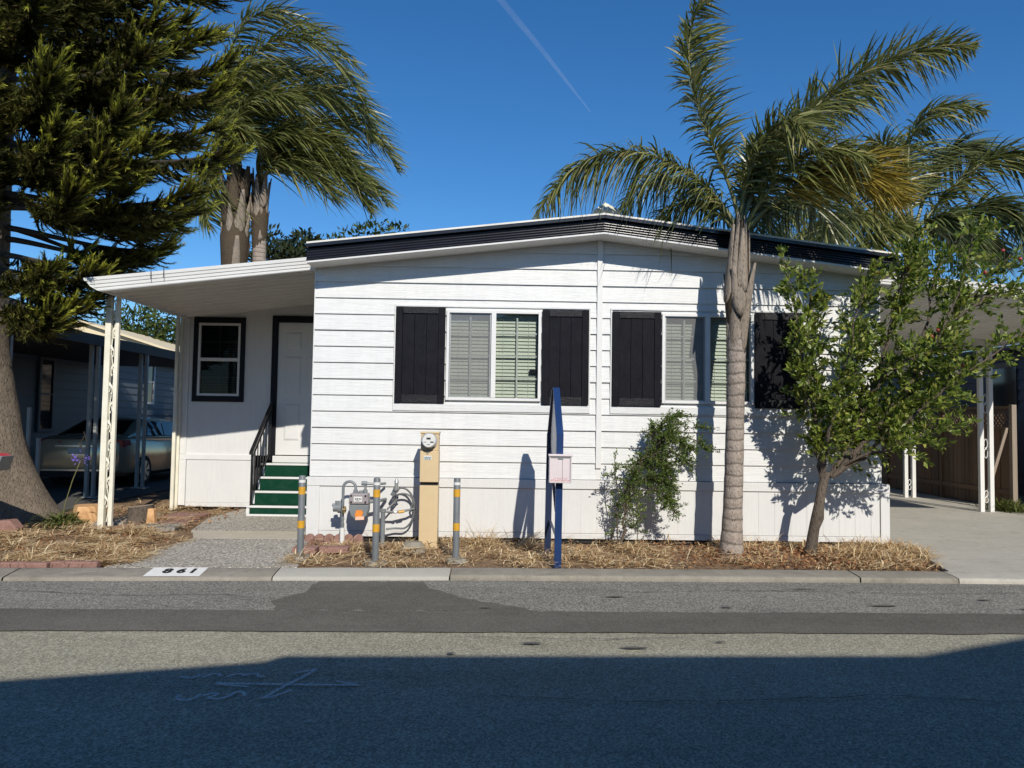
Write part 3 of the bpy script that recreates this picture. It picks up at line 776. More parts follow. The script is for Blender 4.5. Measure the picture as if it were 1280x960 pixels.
def post_pair(parent, x, y, z0, z1, gap, w1, w2, mat, style='vine', foot=True, dy=0):
    for xx, ww in ((x, w1), (x + gap, w2)):
        m = MB(); m.box(xx - ww / 2, xx + ww / 2, y - ww / 2 + (dy if xx > x else 0), y + ww / 2 + (dy if xx > x else 0), z0, z1); m.build('post', mat, parent, bevel=.006)
    if style:
        m = MB(); scroll_vine(m, x + w1 / 2, x + gap - w2 / 2, y + dy / 2, z0 + .1, z1 - .1, .007, style); m.build('scroll_ironwork', mat, parent)
post_pair(aw, -5.245, .62, -.02, az(-5.235) + .07, .115, .075, .05, M['cream_metal'])
post_pair(aw, -5.245, 2.78, -.02, az(-5.23) + .07, .03, .05, .045, M['cream_metal'], None, dy=.09)

# entry steps
st = thing('entry_steps', 'white edged entry steps with green carpet risers and black handrail', 'steps', (-3.2, 2.4, 0))
m = MB(); g = MB(); nz = MB()
ys = [2.02, 2.25, 2.48, 2.71]
for i, y in enumerate(ys):
    zt = .155 + .2 * i; zb = .0 if i == 0 else .155 + .2 * (i - 1)
    m.box(-3.79, XL - .01, y + .012, EY - .035, zb + .0015, zt - .03)
    g.box(-3.755, XL - .02, y + .002, y + .012, zb + (.035 if i == 0 else .002), zt - .030)
    g.box(-3.78, XL - .02, y + .045, (ys[i + 1] if i < 3 else EY - .08) + .01, zt - .0, zt + .006)
    nz.box(-3.80, XL - .012, y - .014, y + .044, zt - .028, zt + .004)
nz.box(-3.80, XL - .012, 2.006, 2.02, -.005, .032); nz.box(-3.802, -3.758, 2.005, 2.018, .033, .120)
m.build('step', M['trim'], st); g.build('carpet_riser', M['green_carpet'], st); nz.build('nosing', M['trim'], st, bevel=.004)
rl = MB()
p0 = Vector((-3.75, 2.06, .155)); 
rl.box(-3.765, -3.735, 2.045, 2.08, .16, .95)
rl.box(-3.735, -3.70, 2.83, 2.86, .80, 1.75)
def bar(m, a, b, wx=.02, wz=.02):
    a, b = Vector(a), Vector(b)
    m.hexa([a + Vector((-wx, 0, -wz)), a + Vector((wx, 0, -wz)), b + Vector((wx, 0, -wz)), b + Vector((-wx, 0, -wz))], [a + Vector((-wx, 0, wz)), a + Vector((wx, 0, wz)), b + Vector((wx, 0, wz)), b + Vector((-wx, 0, wz))])
bar(rl, (-3.75, 1.99, .945), (-3.715, 2.86, 1.72), .026, .02)
bar(rl, (-3.75, 2.06, .93 - .06), (-3.715, 2.86, 1.60), .010, .010)
bar(rl, (-3.75, 2.06, .30), (-3.715, 2.86, .98), .011, .011)
for k in range(1, 7):
    t = k / 7; x = lerp(-3.75, -3.715, t); y = lerp(2.06, 2.865, t); za = lerp(.30, .98, t); zb = lerp(.87, 1.60, t)
    rl.box(x - .007, x + .007, y - .007, y + .007, za, zb)
rl.build('handrail', M['iron'], st)

# right carport awning
ca = thing('carport_awning', 'white metal carport roof on scrollwork posts along the right side of the home', 'awning', (7, 4, 0))
def cz(x): return 3.36 - .085 * (x - 4.9)
m = MB()
prof = []; y = .0
while y < 9.6:
    prof += [(y, 0), (y + .10, 0), (y + .115, -.028), (y + .165, -.028), (y + .18, 0)]; y += .19
k = len(prof); V = []; F = []
for x in (4.92, 9.1):
    V += [(x, .22 + yy, cz(x) + .06 + z) for yy, z in prof] + [(x, .22 + yy, cz(x) + .10) for yy, z in prof]
for i in range(k - 1):
    F.append((i, i + 1, 2 * k + i + 1, 2 * k + i)); F.append((k + i, 3 * k + i, 3 * k + i + 1, k + i + 1))
m.add(V, F); m.build('roof_pan', M['awning_soffit'], ca)
m = MB(); fp2 = [(fy, fz * .72) for fy, fz in fp]; k = len(fp2); V = []
for x in (4.93, 9.2): V += [(x, .2 + fy, cz(x) + fz) for fy, fz in fp2]
m.add(V, [(i, (i + 1) % k, k + (i + 1) % k, k + i) for i in range(k)] + [tuple(range(k)), tuple(range(2 * k - 1, k - 1, -1))])
m.build('front_fascia', M['white_metal'], ca)
m = MB(); m.box(9.1, 9.18, .25, 9.8, cz(9.1) - .01, cz(9.1) + .14); m.build('side_gutter', M['white_metal'], ca)
post_pair(ca, 8.60, 3.87, -.0, cz(8.65) + .05, .175, .075, .075, M['white_metal'], 'scroll')
post_pair(ca, 8.60, 6.40, -.0, cz(8.65) + .05, .165, .075, .075, M['white_metal'], 'scroll')
m = MB(); m.box(8.3, 8.7, 6.9, 6.94, 2.72, 2.9); m.build('cross_beam', M['awning_soffit'], ca)

# right wooden fence with lattice top
fe = thing('wooden_fence', 'dark brown board fence with lattice top along the driveway', 'fence', (9.55, 8, 0))
m = MB(); y = 4.45
while y < 16:
    wd = random.uniform(.125, .15); m.box(9.53 + random.uniform(-.006, .006), 9.55, y, y + wd - .008, random.uniform(.0, .03), 1.46); y += wd
m.build('board', M['fence'], fe)
m = MB()
for z0, z1 in ((.25, .34), (1.462, 1.53), (1.86, 1.91)): m.box(9.50, 9.56, 4.42, 16, z0, z1)
m.each('rail', M['fence'], fe)
m = MB(); y = 4.4
while y < 16:
    for s, xx in ((1, 9.522), (-1, 9.534)):
        a, b = (y, y + .33) if s > 0 else (y + .33, y)
        m.add([(xx, a - .016, 1.53), (xx, a + .016, 1.53), (xx, b + .016, 1.86), (xx, b - .016, 1.86), (xx + .008, a - .016, 1.53), (xx + .008, a + .016, 1.53), (xx + .008, b + .016, 1.86), (xx + .008, b - .016, 1.86)], [(0, 1, 2, 3), (7, 6, 5, 4), (0, 4, 5, 1), (2, 6, 7, 3), (0, 3, 7, 4), (1, 5, 6, 2)])
    y += .1
m.build('lattice', M['fence'], fe)
for y in (4.34, 6.6, 8.9, 11.2):
    m = MB(); m.box(9.49, 9.58, y, y + .09, -.05, 1.93); m.build('fence_post', M['grey_wood'] if y < 5 else M['fence'], fe, bevel=.005)
o = MB(); o.hexa([(9.12, 4.66, .02), (9.18, 4.66, .02), (9.18, 4.70, .02), (9.12, 4.70, .02)], [(9.43, 4.42, 1.50), (9.484, 4.42, 1.50), (9.484, 4.46, 1.50), (9.43, 4.46, 1.50)])
tag(o.build('leaning_board', M['grey_wood']), 'pale weathered timber board leaning against the fence', 'board')

# ------------------------------------------------------------------ neighbours
def lap_wall(m, x, y0, y1, z0, z1, step=.2, side=1):
    z = z0
    while z < z1 - .01:
        zt = min(z + step, z1)
        m.add([(x + side * .025, y0, z), (x + side * .025, y1, z), (x + side * .004, y1, zt), (x + side * .004, y0, zt), (x - side * .05, y0, z), (x - side * .05, y1, z), (x - side * .05, y1, zt), (x - side * .05, y0, zt)],
              [(0, 1, 2, 3), (7, 6, 5, 4), (0, 4, 5, 1), (3, 2, 6, 7), (0, 3, 7, 4), (1, 5, 6, 2)])
        z = zt
nb = thing('neighbour_house', 'blue grey lap sided house behind the left carport', 'house', (-12, 10, 0))
m = MB(); lap_wall(m, -10.6, 2.2, 21, .3, 3.15); m.box(-14.5, -10.63, 2.2, 2.3, -.15, 3.1); m.box(-10.66, -10.6, 2.2, 21, -.15, .3); m.build('wall', M['nb_wall'], nb)
for (a, b, z0, z1) in [(7.95, 8.55, 1.15, 2.75), (13.2, 13.75, 1.9, 3.1), (16.2, 17, 1.7, 2.9)]:
    m = MB(); m.box(-10.572, -10.53, a, a + .07, z0, z1); m.box(-10.572, -10.53, b - .07, b, z0, z1); m.box(-10.572, -10.53, a, b, z1, z1 + .07); m.box(-10.572, -10.53, a, b, z0 - .07, z0); m.box(-10.57, -10.54, a + .07, b - .07, (z0 + z1) / 2 - .02, (z0 + z1) / 2 + .02)
    wn = m.build('window', M['trim'] if a > 10 else M['nb_wall'], nb)
    m = MB(); m.box(-10.572, -10.56, a + .07, b - .07, z0, (z0 + z1) / 2 - .021); m.box(-10.572, -10.56, a + .07, b - .07, (z0 + z1) / 2 + .021, z1); m.build('pane', M['car_glass'], wn)
m = MB(); m.prism([(-10.35, 3.15), (-14.2, 3.55), (-18, 3.15), (-18, 3.05), (-10.35, 3.05)], 'y', 2.0, 21.2); m.build('roof', M['nb_roof'], nb)
nc = thing('neighbour_carport', 'dark roofed carport on grey double posts over the beige car', 'carport', (-8.5, 6, 0))
m = MB(); m.box(-10.5, -7.28, 1.3, 10.9, 2.80, 2.86); m.box(-7.33, -7.25, 1.25, 10.95, 2.74, 2.93); m.box(-10.5, -7.34, 1.25, 1.3, 2.74, 2.93); m.build('roof', M['nb_roof'], nc)
for y in (1.8, 4.3, 6.2, 8.6):
    m = MB(); m.box(-7.46, -7.40, y - .03, y + .03, 0, 2.798); m.build('post', M['nb_post'], nc)
    m = MB(); m.box(-7.335, -7.28, y - .03, y + .03, 0, 2.738); m.build('post', M['nb_post'], nc)
    m = MB(); m.box(-7.5, -7.2, y - .1, y + .1, .004, .02); m.build('post_foot', M['nb_post'], nc)
m = MB(); m.box(-7.75, -7.70, 3.0, 3.05, 0, 1.6); m.build('pipe_post', M['nb_post'], nc)
m = MB(); m.box(-7.52, -7.47, 2.9, 2.95, 0, 1.1); m.build('pipe_post', M['nb_post'], nc)

# cream gabled house beyond, dark roofed house beyond that
ch = thing('cream_house', 'cream gable of a house showing above the left carport roof', 'house', (-14.6, 20, 0))
m = MB(); m.prism([(-18.6, 0), (-18.6, 3.43), (-14.6, 4.66), (-10.9, 3.54), (-10.9, 0)], 'y', 21.5, 21.8)
# scaled slightly with the greater distance of this house
m.build('wall', M['nb_cream'], ch)
for v in ch.children[0].data.vertices: v.co.x = v.co.x * 1.166; v.co.z = 1.5 + (v.co.z - 1.5) * 1.166 if v.co.z > 1 else 0
m = MB()
for (xa, za, xb, zb) in [(-21.9, 3.68, -17.02, 5.22), (-17.02, 5.22, -12.5, 3.82)]:
    m.hexa([(xa, 21.3, za), (xb, 21.3, zb), (xb, 32, zb), (xa, 32, za)], [(xa, 21.3, za + .09), (xb, 21.3, zb + .09), (xb, 32, zb + .09), (xa, 32, za + .09)])
m.build('roof', M['nb_cream'], ch)
dh = thing('dark_roof_house', 'far house with low dark roof and round vent pipe', 'house', (-14, 34, 0))
m = MB(); m.prism([(-30, 0), (-30, 4.4), (-22.5, 5.95), (-13, 4.35), (-13, 0)], 'y', 34.2, 44); m.build('wall', M['nb_wall_dark'], dh)
m = MB(); m.prism([(-30.4, 4.4), (-22.5, 6.05), (-12.6, 4.35), (-12.6, 4.45), (-22.5, 6.2), (-30.4, 4.55)], 'y', 33.8, 44.2); rf = m.build('roof', M['nb_roof'], dh)
m = MB(); m.cyl((-16.6, 34.6, 4.95), .26, .62, 'z', 14); m.cyl((-16.6, 34.6, 5.57), .36, .1, 'z', 14); m.build('vent_pipe', M['galv'], rf)
# right neighbour: dark wall behind the fence
rn = thing('slate_house', 'dark slate sided house behind the board fence on the right', 'house', (12, 8, 0))
m = MB(); lap_wall(m, 10.9, 1.2, 20, .1, 3.2, .22, -1); m.box(10.95, 18, 1.2, 1.3, .1, 3.2); m.build('wall', M['nb_wall_dark'], rn)
m = MB(); m.prism([(10.5, 3.2), (14.5, 3.75), (18.4, 3.2), (18.4, 3.1), (10.5, 3.1)], 'y', .9, 20.3); m.build('roof', M['nb_roof'], rn)
m = MB(); m.box(10.86, 10.872, 6.2, 7.2, 1.9, 2.9); m.build('window', M['car_glass'], rn)
# house across the street, behind the photographer: it throws the big shadow on the road
hx = thing('opposite_house', 'mobile home across the street that shades the road', 'house', (1, -12, 0))
prof = [(-9, -.07), (-9, 2.55), (-1.42, 4.03), (.09, 4.31), (.22, 4.40), (4.55, 4.50), (5.73, 4.84), (7.6, 5.3), (12, 4.3), (12, -.07)]
m = MB(); m.prism(prof, 'y', -22, -10.7); m.build('wall', M['nb_wall_dark'], hx)
m = MB(); m.box(-3, -1.6, -10.69, -10.66, 1.0, 2.2); m.build('window', M['car_glass'], hx)
m = MB(); m.box(2.2, 3.1, -10.69, -10.65, .2, 2.3); m.build('door', M['nb_roof'], hx)

# ------------------------------------------------------------------ small street and yard objects
def bollard(x, y, h, label):
    t = thing('bollard', label, 'bollard', (x, y, 0), 'grey bollards with yellow bands')
    m = MB(); m.tube([(x, y, -.03), (x, y, h - .012), (x, y, h)], [.036, .036, .030], 16); m.build('pipe', M['bollard'], t, True)
    for z in (h - .16, h - .52):
        m = MB(); m.tube([(x, y, z - .04), (x, y, z + .04)], .0375, 16, False); m.build('yellow_band', M['yellow'], t, True)
    m = MB(); m.tube([(x, y, h - .075), (x, y, h - .045)], .0373, 16, False); m.build('white_band', M['white_plastic'], t, True)
    m = MB(); n = 11
    ring = [(x + (.13 + .04 * noise.noise((i, x, 0))) * math.cos(6.283 * i / n), y - .0 + (.12 + .04 * noise.noise((i, y, 5))) * math.sin(6.283 * i / n)) for i in range(n)]
    m.add([(a, b, -.02) for a, b in ring] + [(lerp(x, a, .8), lerp(y, b, .8), .022) for a, b in ring], [tuple(range(n, 2 * n))] + [(i, (i + 1) % n, n + (i + 1) % n, n + i) for i in range(n)])
    m.build('concrete_foot', M['kerb'], t)
bollard(-2.113, -1.34, .875, 'grey pipe bollard standing beside the path, nearest the green steps')
bollard(-1.272, -1.58, .88, 'grey pipe bollard in front of the gas meter')
bollard(-.445, -1.38, .875, 'grey pipe bollard right of the tan electric pedestal')

# electric pedestal
px, py = -.828, -.42
ep = thing('electric_pedestal', 'tan steel electric meter pedestal with a round meter', 'meter box', (px, py, 0))
m = MB(); m.box(px - .108, px + .112, py - .10, py + .10, -.05, .715); m.build('lower_cover', M['tan'], ep, bevel=.006)
m = MB(); m.box(px - .10, px + .105, py - .08, py + .10, .7155, .80); m.build('gap_recess', M['dark_gap'], ep)
m = MB(); m.box(px - .108, px + .112, py - .115, py + .10, .755, 1.125); m.build('upper_cover', M['tan'], ep, bevel=.006)
m = MB(); m.box(px - .104, px + .108, py - .10, py + .10, 1.127, 1.345); m.box(px - .112, px + .116, py - .112, py + .105, 1.33, 1.352); m.build('meter_housing', M['tan'], ep, bevel=.004)
m = MB(); c = (px - .002, py - .10, 1.245); m.tube([(c[0], c[1], c[2]), (c[0], c[1] - .03, c[2])], .098, 28); m.build('meter_ring', M['galv'], ep, True)
m = MB(); m.tube([(c[0], c[1] - .03, c[2]), (c[0], c[1] - .10, c[2]), (c[0], c[1] - .115, c[2])], [.086, .082, .07], 28); ml = m.build('meter_dial', M['white_plastic'], ep, True)
m = MB(); m.box(c[0] - .024, c[0] + .024, c[1] - .1175, c[1] - .114, c[2] + .018, c[2] + .04); m.box(c[0] - .06, c[0] - .024, c[1] - .1172, c[1] - .114, c[2] - .016, c[2] - .011); m.box(c[0] + .02, c[0] + .06, c[1] - .1172, c[1] - .114, c[2] - .02, c[2] - .006)
m.box(c[0] - .02, c[0] + .02, c[1] - .1172, c[1] - .114, c[2] - .046, c[2] - .040); m.build('display', M['black_ink'], ml)
m = MB(); m.box(px - .062, px + .028, py - .1175, py - .1145, 1.02, 1.068); sg = m.build('info_label', M['white_plastic'], ep)
m = MB()
for zz, pts in ((1.048, [(-.056, -.042), (-.038, -.022), (-.018, -.006), (-.002, .01), (.014, .022)]), (1.03, [(-.054, -.03), (-.026, -.008), (-.004, .018)])):
    for a, b in pts: m.box(px + a, px + b, py - .1190, py - .1174, zz - .005, zz + .006)
m.build('label_print', M['ink_blue'], sg)
m = MB(); m.tube([(px - .02, py - .116, 1.098), (px - .02, py - .128, 1.098)], .009, 8); m.build('latch_screw', M['galv'], ep)
m = MB(); m.box(px - .125, px - .108, py - .03, py + .02, .30, .36); m.build('hasp', M['meter_grey'], ep)

# gas meter and its pipework
gy = -.33
gm = thing('gas_meter', 'grey gas meter on pipes with an orange tag beside the wall', 'gas meter', (-1.68, gy, 0))
m = MB(); m.tube([(-1.875, gy, -.05), (-1.875, gy, .178)], .03, 14); m.build('riser_sleeve', M['white_plastic'], gm, True)
m = MB(); m.tube([(-1.875, gy, .178), (-1.875, gy, .33)], .016, 10)
for k in range(5): m.tube([(-1.875, gy, .19 + k * .028), (-1.875, gy, .206 + k * .028)], .024 if k % 2 else .019, 8)
m.tube([(-1.875, gy, .33), (-1.875, gy, .62)] + [(-1.80 - .075 * math.cos(a), gy, .66 + .075 * math.sin(a)) for a in np.linspace(.1, math.pi - .1, 9)] + [(-1.725, gy, .60), (-1.725, gy, .55)], .017, 10)
m.build('inlet_pipe', M['meter_grey'], gm, True)
m = MB(); m.tube([(-1.985, gy - .01, .415), (-1.93, gy - .01, .415)], .045, 12); m.tube([(-1.93, gy - .01, .415), (-1.885, gy - .01, .415)], .06, 12); m.tube([(-2.0, gy - .01, .45), (-1.96, gy - .01, .45)], .02, 8); m.tube([(-1.94, gy - .01, .415), (-1.94, gy - .01, .50)], .028, 8); m.build('regulator', M['meter_grey'], gm, True)
m = MB(); m.tube([(-1.86, gy - .06, .40), (-1.825, gy - .06, .40)], .026, 8); m.tube([(-1.845, gy - .07, .36), (-1.845, gy - .05, .44)], .017, 8); m.build('valve', M['brass'], gm, True)
m = MB(); m.prism([(-1.79, .475), (-1.55, .475), (-1.565, .60), (-1.775, .60)], 'y', gy - .11, gy + .06); m.build('meter_head', M['meter_head'], gm, bevel=.012)
m = MB(); m.prism([(-1.785, .472), (-1.555, .472), (-1.555, .40), (-1.58, .33), (-1.63, .29), (-1.71, .29), (-1.76, .33), (-1.785, .40)], 'y', gy - .09, gy + .06); m.build('meter_body', M['meter_grey'], gm, bevel=.012)
m = MB(); m.box(-1.725, -1.625, gy - .1145, gy - .1105, .505, .565); dl = m.build('dial_plate', M['white_plastic'], gm)
m = MB()
for a, b in ((-1.71, -1.695), (-1.69, -1.672), (-1.662, -1.65), (-1.645, -1.635)): m.box(a, b, gy - .1165, gy - .1143, .53, .545)
m.box(-1.70, -1.66, gy - .1165, gy - .1143, .514, .519); m.build('dial_print', M['black_ink'], dl)
for sx in (-1.755, -1.585):
    for zz in (.50, .575):
        m = MB(); m.tube([(sx, gy - .12, zz), (sx, gy - .105, zz)], .011, 8); m.build('bolt', M['iron'], gm)
m = MB(); m.tube([(-1.725, gy, .60), (-1.725, gy, .635)], .028, 10); m.tube([(-1.61, gy, .60), (-1.61, gy, .64)], .028, 10); m.tube([(-1.69, gy, .60), (-1.675, gy, .618), (-1.65, gy, .618), (-1.64, gy, .60)], .012, 6); m.build('union', M['meter_grey'], gm, True)
m = MB(); m.tube([(-1.61, gy, .63), (-1.605, gy, .70), (-1.605, gy, .71)], .015, 8); m.tube([(-1.65, gy, .715), (-1.48, gy + .02, .705), (-1.40, gy + .2, .70)], .016, 8); m.tube([(-1.655, gy, .715), (-1.59, gy, .715)], .027, 8); m.tube([(-1.56, gy + .03, .49), (-1.44, gy + .04, .505), (-1.40, gy + .25, .5)], .022, 8); m.build('outlet_pipe', M['meter_grey'], gm, True)
m = MB(); m.quad((-1.70, gy - .0935, .345), (-1.625, gy - .0935, .352), (-1.625, gy - .0935, .405), (-1.70, gy - .0935, .400)); m.add([(-1.705, gy - .096, .325), (-1.63, gy - .097, .318), (-1.61, gy - .099, .385), (-1.655, gy - .097, .395), (-1.69, gy - .097, .38), (-1.715, gy - .098, .35)], [(0, 1, 2, 3, 4, 5)]); m.build('orange_tag', M['orange'], gm, fixn=False)
m = MB(); m.quad((-1.705, gy - .0985, .285), (-1.60, gy - .0985, .29), (-1.60, gy - .0985, .33), (-1.70, gy - .0985, .325)); m.build('paper_tag', M['pink_tag'], gm, fixn=False)

# water riser with tap and coiled hose
hy = -.16
ws = thing('water_standpipe', 'water standpipe with a grey hose looped on the wall behind the middle bollard', 'standpipe', (-1.4, hy, 0))
m = MB(); m.tube([(-1.40, hy - .1, -.05), (-1.40, hy - .1, .36)], .028, 12); m.tube([(-1.40, hy - .1, .36), (-1.40, hy - .1, .40)], .036, 8); m.build('riser', M['meter_grey'], ws, True)
m = MB(); m.tube([(-1.44, hy - .1, .375), (-1.27, hy - .08, .36), (-1.10, hy - .05, .385), (-1.02, hy, .40)], .014, 8); m.build('supply_pipe', M['hose'], ws, True)
m = MB(); m.tube([(-1.215, hy - .085, .362), (-1.145, hy - .07, .372)], .0165, 8); m.build('yellow_tag', M['yellow'], ws, True)
m = MB(); m.tube([(-1.265, hy - .088, .362), (-1.235, hy - .086, .362)], .0175, 8); m.build('white_tag', M['white_plastic'], ws, True)
m = MB(); m.tube([(-1.30, hy, .42), (-1.285, hy - .03, .52), (-1.27, hy - .04, .58), (-1.255, hy - .04, .66)], .016, 8); m.tube([(-1.30, hy - .05, .555), (-1.275, hy - .04, .60)], .03, 8); m.tube([(-1.285, hy - .06, .565), (-1.20, hy - .075, .58)], .010, 6); m.tube([(-1.26, hy - .04, .615), (-1.255, hy - .04, .63)], .034, 10); m.build('faucet', M['hose'], ws, True)
m = MB(); m.tube([(-1.255, hy - .04, .63), (-1.252, hy - .04, .72)], .024, 10); m.tube([(-1.252, hy - .04, .72), (-1.25, hy - .04, .75), (-1.25, hy - .04, .775)], [.03, .02, .006], 10); m.build('vacuum_breaker', M['galv'], ws, True)
m = MB()
def arc(cx, cz, rx, rz, a0, a1, n=16, y=hy): return [(cx + rx * math.cos(a), y, cz + rz * math.sin(a)) for a in np.linspace(a0, a1, n)]
m.tube([(-1.36, hy - .06, .39), (-1.30, hy - .03, .45), (-1.24, hy, .52)] + arc(-1.17, .48, .12, .10, 2.2, -.6, 12) + [(-1.05, hy, .36)], .012, 8)
m.tube([(-1.25, hy - .03, .60)] + arc(-1.19, .40, .16, .25, 1.75, -1.4, 22) + [(-1.26, hy, .155), (-1.37, hy - .03, .15)], .012, 8)
m.build('hose', M['hose'], ws, True)

# blue sign frame seen edge-on with a flyer box
sp = thing('real_estate_sign', 'tall blue wooden house shaped sign post seen edge on', 'sign', (.62, -1.2, 0))
def board(m, a, b, w=.045, d=.045): 
    a, b = Vector(a), Vector(b)
    m.hexa([a + Vector((-w, -d, 0)), a + Vector((w, -d, 0)), a + Vector((w, d, 0)), a + Vector((-w, d, 0))], [b + Vector((-w, -d, 0)), b + Vector((w, -d, 0)), b + Vector((w, d, 0)), b + Vector((-w, d, 0))])
PF, PB = (.628, -1.60), (.578, -.72)
m = MB(); board(m, (PF[0], PF[1], -.05), (PF[0] + .01, PF[1], 1.36), .036, .03); board(m, (PF[0] + .01, PF[1], 1.3605), (.625, -1.16, 1.872), .036, .03); m.build('front_post', M['blue'], sp)
m = MB(); board(m, (PB[0], PB[1], -.05), (PB[0] + .015, PB[1], 1.36), .036, .03); board(m, (PB[0] + .015, PB[1], 1.3605), (.612, -1.105, 1.85), .032, .03); m.build('rear_post', M['navy'], sp)
m = MB(); m.prism([(-1.568, 1.06), (-1.45, 1.0), (-1.28, .985), (-.752, 1.22), (-.752, 1.35), (-1.11, 1.80), (-1.18, 1.81), (-1.568, 1.36)], 'x', .6, .614); m.build('sign_panel', M['white_plastic'], sp)
m = MB(); board(m, (.61, -1.565, .55), (.60, -.755, 1.10), .015, .03); board(m, (.61, -1.565, .30), (.60, -.755, .36), .015, .03); m.build('brace', M['navy'], sp)
fb = thing('flyer_box', 'pale plastic flyer box with red lettering on the blue sign post', 'flyer box', (.636, -1.64, .86))
m = MB(); m.box(.522, .754, -1.73, -1.635, .862, 1.135); m.build('box', M['flyer_plastic'], fb, bevel=.006)
m = MB(); m.box(.514, .764, -1.745, -1.633, 1.137, 1.158); m.build('lid', M['flyer_plastic'], fb, bevel=.004)
m = MB(); m.box(.535, .742, -1.7325, -1.7305, 1.118, 1.128); m.box(.734, .742, -1.7325, -1.7305, .875, 1.117); m.box(.655, .659, -1.7325, -1.7305, .885, 1.117); m.box(.61, .665, -1.736, -1.731, 1.106, 1.129); m.build('seam', M['meter_grey'], fb)
def text(name, body, size, mat, parent, mtx, bold=0, ext=.001, shear=0, sx=1):
    cu = bpy.data.curves.new(name, 'FONT'); cu.body = body; cu.size = size; cu.extrude = ext; cu.offset = bold; cu.shear = shear; cu.align_x = 'CENTER'
    tmp = bpy.data.objects.new(name + '_curve', cu); C.objects.link(tmp)
    dg = bpy.context.evaluated_depsgraph_get()
    me = bpy.data.meshes.new_from_object(tmp.evaluated_get(dg)); bpy.data.objects.remove(tmp)
    me.materials.clear(); me.materials.append(mat); me.transform(Matrix.Diagonal((sx, 1, 1, 1))); me.transform(mtx)
    o = bpy.data.objects.new(name, me); C.objects.link(o)
    if parent:
        o.parent = parent; o.matrix_parent_inverse = Matrix.Translation(-Vector(parent.location))
    return o
FACE = Matrix.Rotation(R(90), 4, 'X')
# the red print on the box is an unreadable scribble in the photograph: strokes only
m = MB()
for k in range(9):
    xx = .536 + k * .0222; zz = .887 + .004 * math.sin(k * 2.1)
    m.tube([(xx, -1.7318, zz - .008), (xx + .006, -1.7318, zz + .013), (xx + .012, -1.7318, zz + .002 * (k % 3)), (xx + .016, -1.7318, zz + .010 - .012 * (k % 2))], .0022, 4)
for k in range(5):
    xx = .57 + k * .028; m.tube([(xx, -1.7318, .912), (xx + .012, -1.7318, .915), (xx + .018, -1.7318, .909)], .0016, 4)
m.build('red_lettering', M['pale_red'], fb)

# 861 on the kerb
nx0, nx1 = -3.36, -2.84
kn = thing('kerb_number', 'white painted patch on the kerb with the house number 861', 'house number', ((nx0 + nx1) / 2, kf(-3.1), 0))
def kz(dy): return float(np.interp(dy, [.0, .008, .03, .12, .27, .30], [-.036, -.036, -.030, -.016, .004, .0]))
m = MB(); n = 10; V = []; F = []
dys = [.02, .045, .075, .12, .17, .22, .265]
for i, dy in enumerate(dys):
    for j in range(n + 1):
        x = lerp(nx0, nx1, j / n) + .006 * noise.noise((i * 2.1, j, 0)) * (j in (0, n)); V.append((x, kf(x) + dy, kz(dy) + .0065))
for i in range(len(dys) - 1):
    for j in range(n): F.append((i * (n + 1) + j, i * (n + 1) + j + 1, (i + 1) * (n + 1) + j + 1, (i + 1) * (n + 1) + j))
m.add(V, F); m.build('white_patch', M['white_paint'], kn)
slope = math.atan2(kz(.265) - kz(.12), .145)
for ch_, cx in (('8', -3.185), ('6', -3.055), ('1', -2.945)):
    o = text('digit', ch_, .165, M['black_ink'], kn, Matrix.Translation((cx, kf(cx) + .10, kz(.12) + .0085)) @ Matrix.Rotation(slope, 4, 'X'), .006, .0008, 0, 1.02)

# faint utility scribble sprayed on the road (strokes as in the photograph)
uz = ROADZ + .0052
um = MB()
def G(x, y):     # road point from the measured layout of the scribble
    return (x, y, uz)
def strokes(name, lines, wd):
    m = MB()
    for ln in lines:
        P = [Vector((x, y, uz)) for x, y in ln]
        for a, b in zip(P[:-1], P[1:]):
            d = (b - a).normalized(); nn = Vector((-d.y, d.x, 0)) * wd * .5; e = d * wd * .3
            up = Vector((0, 0, .00025 * (len(m.f) % 40))); m.quad(a - nn + up, b - nn + up, b + nn + up, a + nn + up)
    return m
SC_ = []
def sx(px, py): return (lerp(-1.849, -.80, (px - 232) / 218.0) - (py - 855) * .0016 * 0, lerp(-4.80, -5.29, (py - 845) / 45.0))
L = [[(222, 857), (238, 859), (246, 855), (242, 852)], [(252, 858), (258, 852), (266, 851), (272, 856)], [(281, 857), (287, 852), (296, 851), (301, 855), (306, 851), (314, 851), (322, 857), (327, 855)],
     [(248, 884), (252, 891), (264, 893), (271, 889), (272, 884)], [(278, 886), (286, 882), (292, 884), (286, 889), (298, 891), (308, 887), (310, 881), (318, 880), (326, 886)],
     [(277, 868), (330, 868.5), (390, 869), (450, 869)], [(277, 869), (296, 871), (320, 873)], [(420, 863), (434, 866), (449, 869)],
     [(385, 845), (375, 858), (362, 872), (350, 888)], [(362, 851), (376, 847), (386, 844)], [(346, 890), (358, 888), (375, 878)]]
m = strokes('utility_marking', [[sx(*p) for p in ln] for ln in L], .024)
def mk_chalk():
    t = NT('faded_spray'); t.set((.62, .62, .61), .95, 0, .05)
    tr = t.n.new('ShaderNodeBsdfTransparent'); mx = t.n.new('ShaderNodeMixShader')
    f = t.ramp(t.noise(110, 3, .8), [(.34, .0), (.54, .72)]); t.t.links.new(f, mx.inputs[0]); t.t.links.new(tr.outputs[0], mx.inputs[1]); t.t.links.new(t.b.outputs[0], mx.inputs[2]); t.t.links.new(mx.outputs[0], t.out.inputs[0]); return t.m
M['spray'] = mk_chalk()
struct(m.build('utility_marking', M['spray'], fixn=False), 'faint white sprayed utility scribble on the road')

